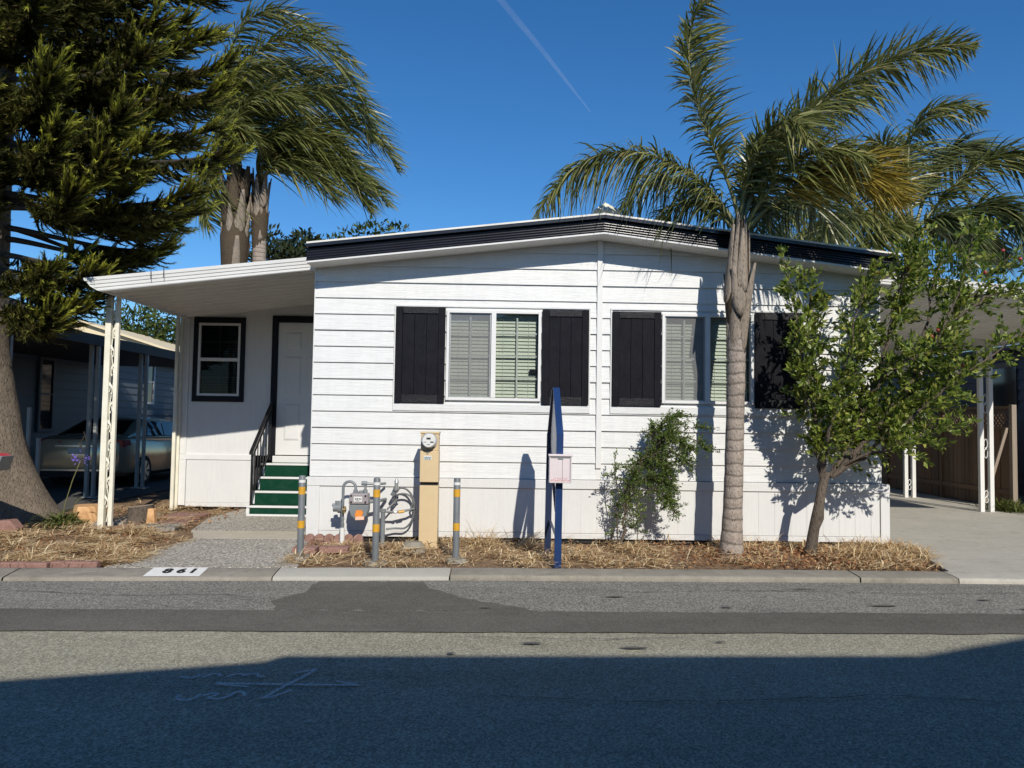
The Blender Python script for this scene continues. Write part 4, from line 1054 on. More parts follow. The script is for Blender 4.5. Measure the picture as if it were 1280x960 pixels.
# kerbside edging, blocks and stumps
for k in range(4):
    x0 = -5.79 + k * .47; m = MB(); yy = kb(x0 + .2) + .02
    m.box(x0, x0 + .455, yy, yy + .09, -.05, .045 + .008 * (k % 2)); tag(m.build('edging_brick', M['red_block'], bevel=.012), 'long dull red edging brick laid along the kerb by the dry grass', 'brick', 'red edging bricks along the kerb')
for k in range(6):
    x0 = -2.34 + k * .118; m = MB(); n = 7
    pts = [(x0, -.08), (x0 + .112, -.08), (x0 + .112, .045)] + [(x0 + .056 + .056 * math.cos(a), .045 + .045 * math.sin(a)) for a in np.linspace(.3, math.pi - .3, n)] + [(x0, .045)]
    m.prism(pts, 'y', -.27, -.22); tag(m.build('scalloped_edging', M['red_block'], bevel=.006), 'round topped dull red scalloped edging block under the gas meter', 'edging block', 'scalloped edging blocks by the gas meter')
m = MB(); m.prism([(-6.62, -.02), (-6.05, -.02), (-5.98, .06), (-6.08, .17), (-6.5, .13)], 'y', .02, .20)
o = m.build('stone_block', M['red_block'], bevel=.02); o.rotation_euler = (0, 0, 0); tag(o, 'dull red concrete block at the foot of the big tree trunk', 'block')
m = MB(); m.box(-2.28, -2.02, -1.08, -.86, -.02, .055); tag(m.build('paving_block', M['red_block'], bevel=.012), 'low red block behind the bollard next to the path', 'block')
m = MB(); m.box(-2.0, -1.68, -.98, -.82, -.02, .05); tag(m.build('paving_block', M['red_block'], bevel=.012), 'red block lying before the scalloped edging', 'block')
m = MB(); m.add([(-.97 + .16 * math.cos(a), -.75 + .12 * math.sin(a), -.03) for a in np.linspace(0, 6.283, 10, False)] + [(-.97 + .10 * math.cos(a + .2), -.75 + .07 * math.sin(a + .2), .09) for a in np.linspace(0, 6.283, 10, False)], [tuple(range(10, 20))] + [(i, (i + 1) % 10, 10 + (i + 1) % 10, 10 + i) for i in range(10)])
tag(m.build('stone', M['kerb'], smooth=True), 'rounded grey stone at the left foot of the tan pedestal', 'stone')
pv = [((-4.85, .55), (-4.28, .62), (-4.33, 1.02), (-4.78, .98), 'grey_block', 'flat grey paving slab between the dry grass and the landing'),
      ((-5.08, .62), (-4.88, .60), (-4.86, .95), (-5.1, .92), 'red_block', 'pinkish paving slab right of the front awning posts'),
      ((-4.75, 1.08), (-4.30, 1.10), (-4.32, 1.55), (-4.72, 1.52), 'red_block', 'red paving slab half covered by straw, nearest the landing'),
      ((-4.95, 1.75), (-4.42, 1.72), (-4.40, 2.2), (-4.92, 2.22), 'red_block', 'red paving slab before the white entry skirting'),
      ((-5.5, 1.6), (-5.1, 1.62), (-5.12, 2.1), (-5.5, 2.08), 'grey_block', 'grey paving slab left of the rear awning post'),
      ((-5.55, .95), (-5.15, .98), (-5.15, 1.5), (-5.6, 1.45), 'grey_block', 'grey paving slab behind the stumps')]
for a, b, c_, d, mt, lb in pv:
    m = MB(); z = .018; m.hexa([(*p, -.06) for p in (a, b, c_, d)], [(*p, z) for p in (a, b, c_, d)]); tag(m.build('paving_slab', M[mt], bevel=.008), lb, 'paving slab', 'loose paving slabs by the entry')
def stump(x, y, r, h, label, tilt=0):
    t = thing('tree_stump', label, 'stump', (x, y, 0))
    m = MB(); n = 18; V = []
    rr = [r * (1 + .12 * noise.noise((math.cos(6.283 * i / n) * 1.5 + x, math.sin(6.283 * i / n) * 1.5, y))) for i in range(n)]
    for z, k in ((-.03, 1.08), (h * .5, 1.0), (h, .97)):
        V += [(x + rr[i] * k * math.cos(6.283 * i / n), y + rr[i] * k * math.sin(6.283 * i / n), z + tilt * math.cos(6.283 * i / n) * (z > h * .9)) for i in range(n)]
    m.add(V, [(l * n + i, l * n + (i + 1) % n, (l + 1) * n + (i + 1) % n, (l + 1) * n + i) for l in range(2) for i in range(n)]); m.build('bark', M['plum_bark'] if tilt else M['cut_wood'], t, True)
    m = MB(); m.add([(lerp(x, v[0], .985), lerp(y, v[1], .985), v[2] + .0015) for v in V[2 * n:]], [tuple(range(n))]); m.build('cut_face', M['cut_wood'] if not tilt else M['grey_wood'], t)
stump(-5.78, 1.28, .19, .22, 'short tree stump with fresh orange cut wood beside the big trunk')
stump(-5.02, 1.25, .17, .22, 'dark barked cut log right of the front awning posts', .02)
m = MB(); m.prism([(-4.86, 0), (-4.74, 0), (-4.76, .20), (-4.84, .21)], 'y', 1.05, 1.15); tag(m.build('wood_offcut', M['cut_wood'], bevel=.01), 'small pale wood offcut standing right of the dark log', 'wood block')

# mailbox at the left edge
mbx = thing('mailbox', 'grey mailbox with a red rim in front of the big trunk', 'mailbox', (-6.3, -.28, 0))
m = MB(); m.prism([(-6.50, .79), (-5.96, .81), (-5.905, .985), (-6.50, .995)], 'y', -.44, -.2); m.build('box', M['meter_grey'], mbx, bevel=.006)
m = MB(); m.prism([(-6.505, .996), (-5.94, .986), (-6.02, 1.012), (-6.505, 1.022)], 'y', -.445, -.195); m.build('rim', M['red_paint'], mbx)
m = MB(); m.box(-6.42, -6.33, -.36, -.27, -.05, .80); m.build('post', M['grey_wood'], mbx)

# beige sedan under the left carport, seen from its rear
def sedan(cx, y0, label):
    t = thing('parked_car', label, 'car', (cx, y0 + 2.4, 0))
    W = .90
    # stations: (y, half width, sill z, waist z)  rear bumper first
    lower = [(0.0, .70, .40, .80), (.06, .82, .30, .96), (.25, .88, .24, 1.02), (.8, .90, .22, 1.04), (1.6, .91, .20, 1.0), (2.6, .91, .20, .98), (3.6, .90, .22, .93), (4.3, .86, .26, .82), (4.7, .70, .32, .68)]
    m = MB(); n = 12; V = []
    for (y, hw, zs, zw) in lower:
        zm = (zs + zw) / 2
        sec = [(-hw * .86, zs), (-hw * .97, zs + .08), (-hw, zm), (-hw * .985, zw - .10), (-hw * .94, zw - .03), (-hw * .78, zw + .03), (hw * .78, zw + .03), (hw * .94, zw - .03), (hw * .985, zw - .10), (hw, zm), (hw * .97, zs + .08), (hw * .86, zs)]
        V += [(cx + x, y0 + y, z) for x, z in sec]
    k = len(lower)
    m.add(V, [(i * n + j, i * n + (j + 1) % n, (i + 1) * n + (j + 1) % n, (i + 1) * n + j) for i in range(k - 1) for j in range(n)] + [tuple(range(n - 1, -1, -1)), tuple(range((k - 1) * n, k * n))])
    body = m.build('body', M['car_paint'], t, True)
    cab = [(.55, .70, 1.03, 1.06), (1.35, .66, 1.00, 1.40), (1.9, .65, .99, 1.455), (2.6, .65, .98, 1.44), (3.0, .67, .97, 1.33), (3.75, .72, .93, .98)]
    m = MB(); V = []; n = 8
    for (y, hw, zb, zt) in cab:
        wb = hw + .10
        V += [(cx + x, y0 + y, z) for x, z in [(-wb, zb), (-lerp(wb, hw, .5), lerp(zb, zt, .5)), (-hw * .92, zt - .03), (-hw * .7, zt), (hw * .7, zt), (hw * .92, zt - .03), (lerp(wb, hw, .5), lerp(zb, zt, .5)), (wb, zb)]]
    k = len(cab)
    m.add(V, [(i * n + j, i * n + (j + 1) % n, (i + 1) * n + (j + 1) % n, (i + 1) * n + j) for i in range(k - 1) for j in range(n)] + [tuple(range(n - 1, -1, -1)), tuple(range((k - 1) * n, k * n))])
    m.build('cabin', M['car_paint'], t, True)
    m = MB(); m.quad((cx - .62, y0 + .615, 1.10), (cx + .62, y0 + .615, 1.10), (cx + .50, y0 + 1.30, 1.385), (cx - .50, y0 + 1.30, 1.385)); m.build('rear_window', M['car_glass'], t)
    for s in (-1, 1):
        m = MB(); a = [(s * .775, 1.3, 1.06), (s * .765, 2.15, 1.04), (s * .665, 2.15, 1.38), (s * .66, 1.55, 1.36)]
        b = [(s * .765, 2.2, 1.04), (s * .775, 3.35, 1.00), (s * .68, 2.85, 1.34), (s * .665, 2.2, 1.38)]
        for q in (a, b): m.quad(*[(cx + x + s * .018, y0 + y, z) for x, y, z in q])
        m.build('side_window', M['car_glass'], t)
        m = MB(); m.hexa([(cx + s * .30, y0 + .035, .86), (cx + s * .86, y0 + .12, .84), (cx + s * .89, y0 + .42, .88), (cx + s * .35, y0 + .10, .87)], [(cx + s * .34, y0 + .03, .945), (cx + s * .845, y0 + .11, .99), (cx + s * .875, y0 + .38, .985), (cx + s * .36, y0 + .12, .95)])
        m.build('tail_light', M['tail_red'], t)
        for wy in (.98, 3.75):
            m = MB(); m.tube([(cx + s * .74, y0 + wy, .32), (cx + s * .915, y0 + wy, .32)], .32, 24); wl = m.build('wheel', M['rubber'], t, True)
            m = MB(); m.tube([(cx + s * .912, y0 + wy, .32), (cx + s * .922, y0 + wy, .32)], .215, 20)
            wr = m.build('rim', M['alloy'], wl, True)
            m = MB()
            for q in range(7):
                an = 6.283 * q / 7; m.prism([(y0 + wy + .06 * math.cos(an - .3), .32 + .06 * math.sin(an - .3)), (y0 + wy + .20 * math.cos(an - .2), .32 + .20 * math.sin(an - .2)), (y0 + wy + .20 * math.cos(an + .12), .32 + .20 * math.sin(an + .12))], 'x', cx + s * .9222, cx + s * .926)
            m.build('rim_gap', M['rubber'], wl)
    m = MB(); m.box(cx - .42, cx + .42, y0 - .018, y0 + .05, .845, .872); m.build('chrome_strip', M['chrome'], t)
    m = MB(); m.box(cx - .17, cx + .17, y0 - .012, y0 + .05, .70, .82); m.build('number_plate', M['plate'], t)
    m = MB(); m.box(cx - .68, cx + .68, y0 - .03, y0 + .2, .36, .395); m.build('bumper_strip', M['chrome'], t)
    m = MB(); m.box(cx - .70, cx + .70, y0 - .02, y0 + .3, .24, .355); m.build('lower_bumper', M['rubber'], t)
    return t
sedan(-8.48, 5.85, 'beige sedan parked under the dark carport, seen from its rear')

# ------------------------------------------------------------------ vegetation
def bez(P, t):
    P = [np.array(p, float) for p in P]
    return ((1 - t) ** 3) * P[0] + 3 * t * (1 - t) ** 2 * P[1] + 3 * t * t * (1 - t) * P[2] + t ** 3 * P[3]
def through(p0, p1, p2, p3):
    """bezier whose curve passes p1 and p2 at 1/3 and 2/3"""
    p0, p1, p2, p3 = map(lambda p: np.array(p, float), (p0, p1, p2, p3))
    c1 = (-5 * p0 + 18 * p1 - 9 * p2 + 2 * p3) / 6; c2 = (2 * p0 - 9 * p1 + 18 * p2 - 5 * p3) / 6
    return [p0, c1, c2, p3]
def nrm(v): return v / (np.linalg.norm(v) + 1e-9)
class QS:
    """collects quads for foliage as numpy blocks"""
    def __init__(s): s.V = []; s.F = []; s.n = 0; s.A = []
    def strip(s, pts, wv, ws, attr=None):
        pts = np.asarray(pts); k = len(pts); ws = np.asarray(ws)[:, None]
        wv = np.asarray(wv)
        V = np.empty((2 * k, 3)); V[0::2] = pts - wv * ws; V[1::2] = pts + wv * ws
        i = np.arange(k - 1) * 2 + s.n
        s.V.append(V); s.F.append(np.stack([i, i + 1, i + 3, i + 2], 1)); s.n += 2 * k
        s.A.append(np.repeat(attr, 2) if attr is not None else np.zeros(2 * k))
    def build(s, name, mat, parent=None, attr=False):
        return fast_mesh(name, np.concatenate(s.V), np.concatenate(s.F), mat, parent, np.concatenate(s.A) if attr else None)
G_ = np.array([0, 0, -1.0])
def frond(parent, P, L, n, mat, wind=(0.25, 0, 0), droop=.45, wid=.016, plume=.5, w0=.03, bare=.16, seed=0, up=None, name='frond'):
    rg = np.random.default_rng(seed + 1000)
    B = through(*P); q = QS(); wind = np.array(wind, float)
    ts = np.linspace(0, 1, 26); C_ = np.array([bez(B, t) for t in ts])
    for t in np.linspace(bare, 1, int(n * 1.55)):
        p = bez(B, t); tg = nrm(bez(B, min(t + .02, 1)) - bez(B, t - .02))
        upv = np.array([0, 0, 1.0]) if up is None else np.array(up, float)
        side = np.cross(tg, upv)
        if np.linalg.norm(side) < .2: side = np.cross(tg, np.array([0, -1.0, 0]))
        side = nrm(side); nor = nrm(np.cross(side, tg))
        prof = math.sin(math.pi * min(1, (t - bare) / (1 - bare) * .86 + .14)) ** .55
        for sgn in (-1, 1):
            l = 1.15 * L * prof * rg.uniform(.75, 1.12)
            d = nrm(side * sgn * rg.uniform(.6, 1) + tg * rg.uniform(.45, .85) + nor * rg.normal(.15, plume))
            s = np.array([0, .25, .5, .75, 1.0])[:, None]
            dr = droop * rg.uniform(.6, 1.5)
            pts = p + l * (d * s + G_ * dr * s ** 2 + wind * s ** 1.6)
            wv = np.cross(d, nor + rg.normal(0, .6, 3)); wv = nrm(wv)
            q.strip(pts, wv, 1.2 * wid * np.array([.55, 1.0, .85, .55, .08]) * rg.uniform(.7, 1.15))
    o = q.build(name, mat, parent)
    m = MB(); m.tube([tuple(p) for p in C_], [lerp(w0, .005, t ** .7) for t in ts], 6); r = m.build('rachis', M['rachis'], o, True)
    return o
def palm(name, label, trunk, fronds, L, n, wid, mats, wind, trunk_r, boots=None, droop=.45, group=None, w0=.03):
    t = thing(name, label, 'palm tree', trunk[0], group)
    m = MB(); pts = []; rs = []
    N = 60; tp = [np.array(p, float) for p in trunk]
    for i in range(N + 1):
        u = i / N * (len(tp) - 1); k = min(int(u), len(tp) - 2); f = u - k
        p = lerp(tp[k], tp[k + 1], f); r = float(np.interp(i / N, *trunk_r))
        r *= 1 + (.022 if i % 3 == 0 else -.008) + .03 * noise.noise((i * .35, p[0], 1))
        pts.append(tuple(p + np.array([.004 * noise.noise((i * .9, 0, 0)), 0, 0]))); rs.append(r)
    m.tube(pts, rs, 18); m.build('trunk', M['palm_bark'], t, True)
    if boots: boots(t)
    for i, f in enumerate(fronds):
        P = f[0]; kw = f[1] if len(f) > 1 else {}
        frond(t, P, kw.get('L', L), kw.get('n', n), M[kw.get('mat', mats)], kw.get('wind', wind), kw.get('droop', droop), kw.get('wid', wid), kw.get('plume', .5), w0, kw.get('bare', .16), seed=i + len(name) + int(abs(trunk[0][0]) * 10), up=kw.get('up'))
    return t
def shell(parent, cx, cy, ang, za, zb, w0, w1, ra, rb, lean=(0, 0), flare=0, mat='palm_boot'):
    """one old frond base: a curved tapering shell hugging the trunk"""
    m = MB(); V = []; K = 10; W = 7
    for k in range(K):
        u = k / (K - 1); wd = lerp(w0, w1, u ** .75); rr = lerp(ra, rb, u) + flare * u ** 3
        for j in range(W):
            e = (j / (W - 1) - .5) * 2; b = ang + e * wd * .5 + .05 * math.sin(u * 4 + ang)
            r_ = rr * (1 + .07 * (1 - e * e))
            V.append((cx + lean[0] * u + r_ * math.cos(b), cy + lean[1] * u + r_ * math.sin(b), lerp(za, zb, u) - .16 * w0 * (1 - e * e) * (1 - u) + .03 * noise.noise((e * 2, ang, u))))
    m.add(V, [(k * W + j, k * W + j + 1, (k + 1) * W + j + 1, (k + 1) * W + j) for k in range(K - 1) for j in range(W - 1)])
    o = m.build('frond_base', M[mat], parent, True)
    so = o.modifiers.new('thick', 'SOLIDIFY'); so.thickness = .010
def boots_front(parent):
    cx, cy = 2.79, -.7
    m = MB(); m.tube([(cx - .005, cy, 2.66), (cx, cy, 2.85), (cx, cy, 3.1), (cx + .012, cy, 3.45), (cx + .03, cy, 3.7), (cx + .04, cy, 3.9)], [.105, .135, .145, .12, .10, .075], 16); m.build('fibre_sheath', M['palm_fiber'], parent, True)
    for ang, za, zb, w0, w1, ra, rb, fl in [(-2.3, 2.62, 3.34, 2.1, .26, .098, .165, .02), (-.8, 2.66, 3.38, 2.1, .24, .098, .168, .025), (.9, 2.64, 3.3, 2.2, .3, .1, .165, .03), (2.3, 2.64, 3.3, 2.2, .3, .1, .165, .03),
                                            (-1.55, 2.95, 3.80, 1.25, .55, .150, .105, 0), (-2.75, 3.05, 3.85, .9, .5, .15, .10, 0), (-.35, 3.0, 3.8, .9, .45, .15, .105, 0), (-1.15, 3.15, 3.95, .75, .4, .145, .09, 0), (1.4, 3.0, 3.8, 1.2, .4, .15, .1, 0), (-2.1, 3.3, 4.0, .6, .4, .13, .08, 0)]:
        shell(parent, cx, cy, ang, za, zb, w0, w1, ra, rb, (.035, 0), fl)
def boots_left(cx, cy, z0, z1, ra, rb, n):
    def f(parent):
        m = MB(); m.tube([(cx, cy, z0 - .2), (cx, cy, lerp(z0, z1, .4)), (cx, cy, z1 + .3)], [ra * .9, rb * .95, rb * .6], 14); m.build('fibre_sheath', M['palm_fiber'], parent, True)
        for i in range(n):
            za = lerp(z0, z1 - .3, i / (n - 1)); k = lerp(ra, rb, min(1, (za - z0) / (z1 - z0) * 1.4))
            shell(parent, cx, cy, i * 2.39 + .4, za, za + random.uniform(.75, 1.25), 1.25, .2, k * .86, k * 1.06, (0, 0), random.uniform(-.02, .07), 'palm_boot' if i % 3 else 'palm_fiber')
    return f
A = [(2.8, -0.7, 3.78), (2.32, -0.55, 4.47), (1.39, -0.35, 4.84), (0.4, -0.2, 4.01)]
fr = [
 (A, dict(L=.54, n=185, droop=.75, wind=(.02, .0, 0), plume=.65, mat='palm_leaf')),
 ([(2.82, -.7, 3.83), (2.52, -.75, 4.72), (2.19, -.8, 5.71), (2.47, -.9, 6.75)], dict(L=.46, n=185, droop=.25, wind=(.32, .0, .0), plume=.75, bare=.22)),
 ([(2.85, -.7, 3.83), (3.36, -.8, 4.92), (4.28, -1.0, 5.66), (5.39, -1.2, 5.85)], dict(L=.56, n=250, droop=.30, wind=(.10, .0, .02), plume=.8, bare=.10)),
 ([(2.85, -.7, 3.83), (3.20, -.45, 4.68), (3.85, -.2, 5.40), (4.75, .1, 5.75)], dict(L=.48, n=160, droop=.35, wind=(.12, 0, 0), plume=.75, bare=.12)),
 ([(2.87, -.7, 3.78), (3.32, -.9, 4.21), (3.94, -1.1, 4.44), (4.45, -1.3, 3.95)], dict(L=.52, n=160, droop=.30, wind=(.3, 0, .0), plume=.7, mat='palm_leaf_gold', bare=.32)),
 ([(2.8, -0.7, 3.76), (2.53, -0.2, 4.36), (2.02, 0.3, 4.71), (1.54, 0.6, 4.19)], dict(L=.5, n=80, droop=.7, wind=(.1, 0, 0), mat='palm_leaf_dark')),
 ([(2.78, -0.7, 3.76), (2.55, -0.5, 4.1), (2.2, -0.3, 4.22), (1.88, -0.15, 3.9)], dict(L=.45, n=60, droop=.7, wind=(.1, 0, 0), mat='palm_leaf_dark')),
 ([(2.84, -.7, 3.88), (2.90, -.95, 4.55), (3.08, -1.35, 4.85), (3.25, -1.7, 4.5)], dict(L=.5, n=80, droop=.4, wind=(.3, 0, 0), plume=.7)),
 ([(2.87, -.7, 3.78), (3.4, -.3, 4.24), (3.97, .1, 4.42), (4.48, .3, 3.95)], dict(L=.55, n=90, droop=.55, wind=(.2, 0, 0), mat='palm_leaf_dark')),
 ([(2.84, -.7, 3.83), (2.95, -.5, 4.55), (3.15, -.3, 5.0), (3.55, 0, 5.2)], dict(L=.55, n=80, droop=.4, wind=(.35, 0, 0), plume=.7)),
 ([(2.86, -.7, 3.80), (3.15, -1.0, 4.3), (3.5, -1.3, 4.55), (3.95, -1.6, 4.35)], dict(L=.5, n=80, droop=.5, wind=(.3, 0, 0), plume=.7)),
 ([(2.86, -.7, 3.80), (3.1, -.2, 4.3), (3.35, .3, 4.4), (3.5, .7, 4.0)], dict(L=.45, n=60, droop=.7, wind=(.2, 0, 0), mat='palm_leaf_dark')),
]
palm('palm_tree', 'slender palm with ringed grey trunk in front of the right window', [(2.724, -.7, -.05), (2.752, -.7, .84), (2.779, -.7, 1.97), (2.788, -.7, 2.73), (2.79, -.7, 3.3), (2.835, -.7, 3.83)], fr, .50, 150, .0112, 'palm_leaf', (.25, 0, 0),
     ([0, .03, .12, .35, .6, .70, .78, .9, 1], [.155, .132, .112, .104, .106, .105, .10, .085, .06]), boots_front)
bk = [[(10.26, 9.0, 6.32), (10.13, 9.0, 7.74), (10.45, 9.0, 9.18), (11.9, 8.6, 9.28)], [(10.26, 9.0, 6.32), (11.24, 9.0, 7.46), (12.33, 8.8, 8.28), (13.1, 8.5, 7.45)], [(10.26, 9.0, 6.22), (11.43, 9.0, 6.75), (12.18, 8.6, 6.96), (12.57, 8.2, 5.80)],
      [(10.22, 9.0, 6.22), (9.02, 9.0, 7.38), (7.53, 8.8, 7.28), (6.6, 8.5, 5.74)], [(10.22, 9.0, 6.32), (9.5, 9.3, 7.88), (8.7, 9.6, 8.48), (7.8, 10.0, 7.98)], [(10.26, 9.0, 6.32), (9.83, 9.0, 7.88), (9.6, 9.2, 8.58), (9.0, 9.5, 8.38)], [(10.21, 9.0, 6.16), (9.21, 8.6, 6.61), (8.05, 8.2, 6.38), (7.24, 7.9, 5.28)],
      [(10.26, 9.0, 6.32), (10.91, 9.3, 7.88), (11.6, 9.6, 8.68), (12.5, 9.8, 8.58)], [(10.26, 9.0, 6.22), (10.53, 8.5, 6.51), (10.84, 8.2, 6.34), (11.08, 8.0, 5.35)], [(10.21, 9.0, 6.16), (9.6, 8.5, 6.28), (8.9, 8.1, 5.98), (8.3, 7.9, 4.98)], [(10.24, 9, 6.28), (9.2, 9.4, 6.78), (8.2, 9.8, 6.68), (7.2, 10.2, 5.58)], [(10.3, 9, 6.28), (11.2, 9.4, 6.68), (12.2, 9.8, 6.58), (13.2, 10, 5.78)]]
def boots_back(parent):
    for dx, h, r in ((-.18, 1.25, .10), (.16, 1.5, .13)):
        m = MB(); m.tube([(10.22 + dx * .6, 8.9, 4.6), (10.22 + dx, 8.85, 4.6 + h * .6), (10.22 + dx * 1.3, 8.85, 4.6 + h)], [r, r * 1.15, r * .5], 10); m.build('crownshaft', M['palm_boot'] if dx < 0 else M['rachis'], parent, True)
palm('palm_tree', 'dark green palm rising behind the house at the far right', [(10.25, 9, -.1), (10.24, 9, 2.5), (10.23, 9, 6.28)], [(p, dict(mat='palm_leaf') if i in (3, 6, 9, 10, 0, 1, 4) else {}) for i, p in enumerate(bk)], 1.05, 115, .023, 'palm_leaf_dark', (.25, 0, 0), ([0, .7, 1], [.26, .2, .14]), boots_back, .5, w0=.05)
l1 = [[(-8.02, 13.0, 8.82), (-8.23, 12.6, 11.64), (-7.09, 12.2, 13.3), (-3.94, 12, 11.3)], [(-8.02, 13.0, 8.82), (-7.97, 12.4, 11.15), (-6.09, 11.8, 12.4), (-3.66, 11.6, 9.64)], [(-7.9, 13.0, 8.82), (-7.24, 12.6, 10.67), (-5.09, 12.2, 11.0), (-3.85, 12, 9.42)],
      [(-8.02, 13.0, 8.82), (-8.67, 13.6, 10.4), (-8.48, 14, 12.0), (-6.83, 14.4, 13.0)], [(-8.09, 13.0, 8.7), (-8.63, 13.0, 9.18), (-8.89, 13.0, 8.44), (-8.75, 13.0, 7.11)], [(-8.02, 13.0, 8.82), (-7.74, 13.6, 11.4), (-6.82, 14, 12.5), (-5.12, 14.5, 12.35)], [(-8.04, 13.0, 8.75), (-8.42, 12.4, 10.16), (-7.98, 11.9, 11.2), (-6.07, 11.5, 11.3)], [(-8.04, 13.0, 8.7), (-8.38, 12.6, 9.2), (-8.0, 12.1, 9.8), (-6.9, 11.6, 9.2)], [(-8.02, 13, 8.8), (-7.7, 12.3, 10), (-6.9, 11.7, 10.6), (-5.6, 11.2, 10.0)]]
l2 = [[(-7.4, 13.2, 8.75), (-6.74, 13.0, 10.19), (-4.83, 13.0, 10.38), (-3.18, 13.0, 8.92)], [(-7.37, 13.2, 8.59), (-6.26, 12.5, 9.86), (-4.81, 12.2, 9.3), (-3.32, 12, 7.58)], [(-7.37, 13.2, 8.59), (-6.48, 12.6, 9.2), (-5.03, 12.2, 8.8), (-3.8, 12, 7.42)], [(-7.37, 13.2, 8.71), (-7.13, 13.5, 11.0), (-6.07, 13.8, 11.7), (-4.6, 14, 10.78)],
      [(-7.36, 13.2, 8.52), (-6.7, 12.5, 8.85), (-5.74, 12, 8.62), (-4.76, 11.7, 7.67)], [(-7.37, 13.2, 8.59), (-6.85, 12.8, 9.7), (-5.9, 12.6, 10.0), (-4.56, 12.5, 9.14)], [(-7.37, 13.2, 8.6), (-6.6, 13.8, 9.5), (-5.5, 14.2, 9.6), (-4.2, 14.4, 8.6)], [(-7.37, 13.2, 8.6), (-7.0, 12.6, 9.4), (-6.4, 12.1, 9.7), (-5.4, 11.7, 9.3)]]
palm('palm_tree', 'thick trunked windswept palm behind the porch awning', [(-7.95, 13, -.1), (-7.95, 13, 5), (-8.02, 13, 8.85)], [(p, {}) for p in l1], .98, 112, .022, 'palm_leaf', (.6, 0, -.05), ([0, .5, .62, .72, 1], [.36, .34, .34, .30, .2]), boots_left(-7.99, 13, 5.6, 8.6, .36, .44, 20), .45, w0=.05)
palm('palm_tree', 'thinner windswept palm right behind the thick one', [(-7.28, 13.2, -.1), (-7.28, 13.2, 5), (-7.36, 13.2, 8.7)], [(p, {}) for p in l2], .95, 105, .022, 'palm_leaf', (.6, 0, -.05), ([0, .65, .75, .9, 1], [.24, .2, .2, .18, .14]), boots_left(-7.33, 13.2, 6.7, 8.5, .21, .27, 13), .45, w0=.05)

# big conifer on the left: trunk and drooping rope-like foliage with bright tips
ct = thing('conifer_tree', 'huge dark conifer with bright green branch tips at the left edge', 'conifer', (-6.95, 1.3, 0))
m = MB(); N = 94; V = []; n = 84
for i in range(N):
    z = -.15 + i * .15; u = max(0, z)
    r = .30 + .55 * math.exp(-u / .42) * .55 + .32 * math.exp(-u / 1.6) - .016 * u
    cx = -7.12 - .11 * min(u, 2.5) + .02 * max(0, u - 2.5); 
    for j in range(n):
        a = 6.283 * j / n; fl = 1 + .05 * math.exp(-u / .8) * math.sin(a * 5 + 1) + .03 * noise.noise((math.cos(a) * 2, math.sin(a) * 2, z * 1.3)) + .035 * abs(noise.noise((math.cos(a) * 7, math.sin(a) * 7, z * 1.6))) + .02 * noise.noise((math.cos(a) * 16, math.sin(a) * 16, z * 6))
        V.append((cx + r * fl * math.cos(a), 1.3 + r * fl * math.sin(a), z))
m.add(V, [(i * n + j, i * n + (j + 1) % n, (i + 1) * n + (j + 1) % n, (i + 1) * n + j) for i in range(N - 1) for j in range(n)]); m.build('trunk', M['bark'], ct, True)
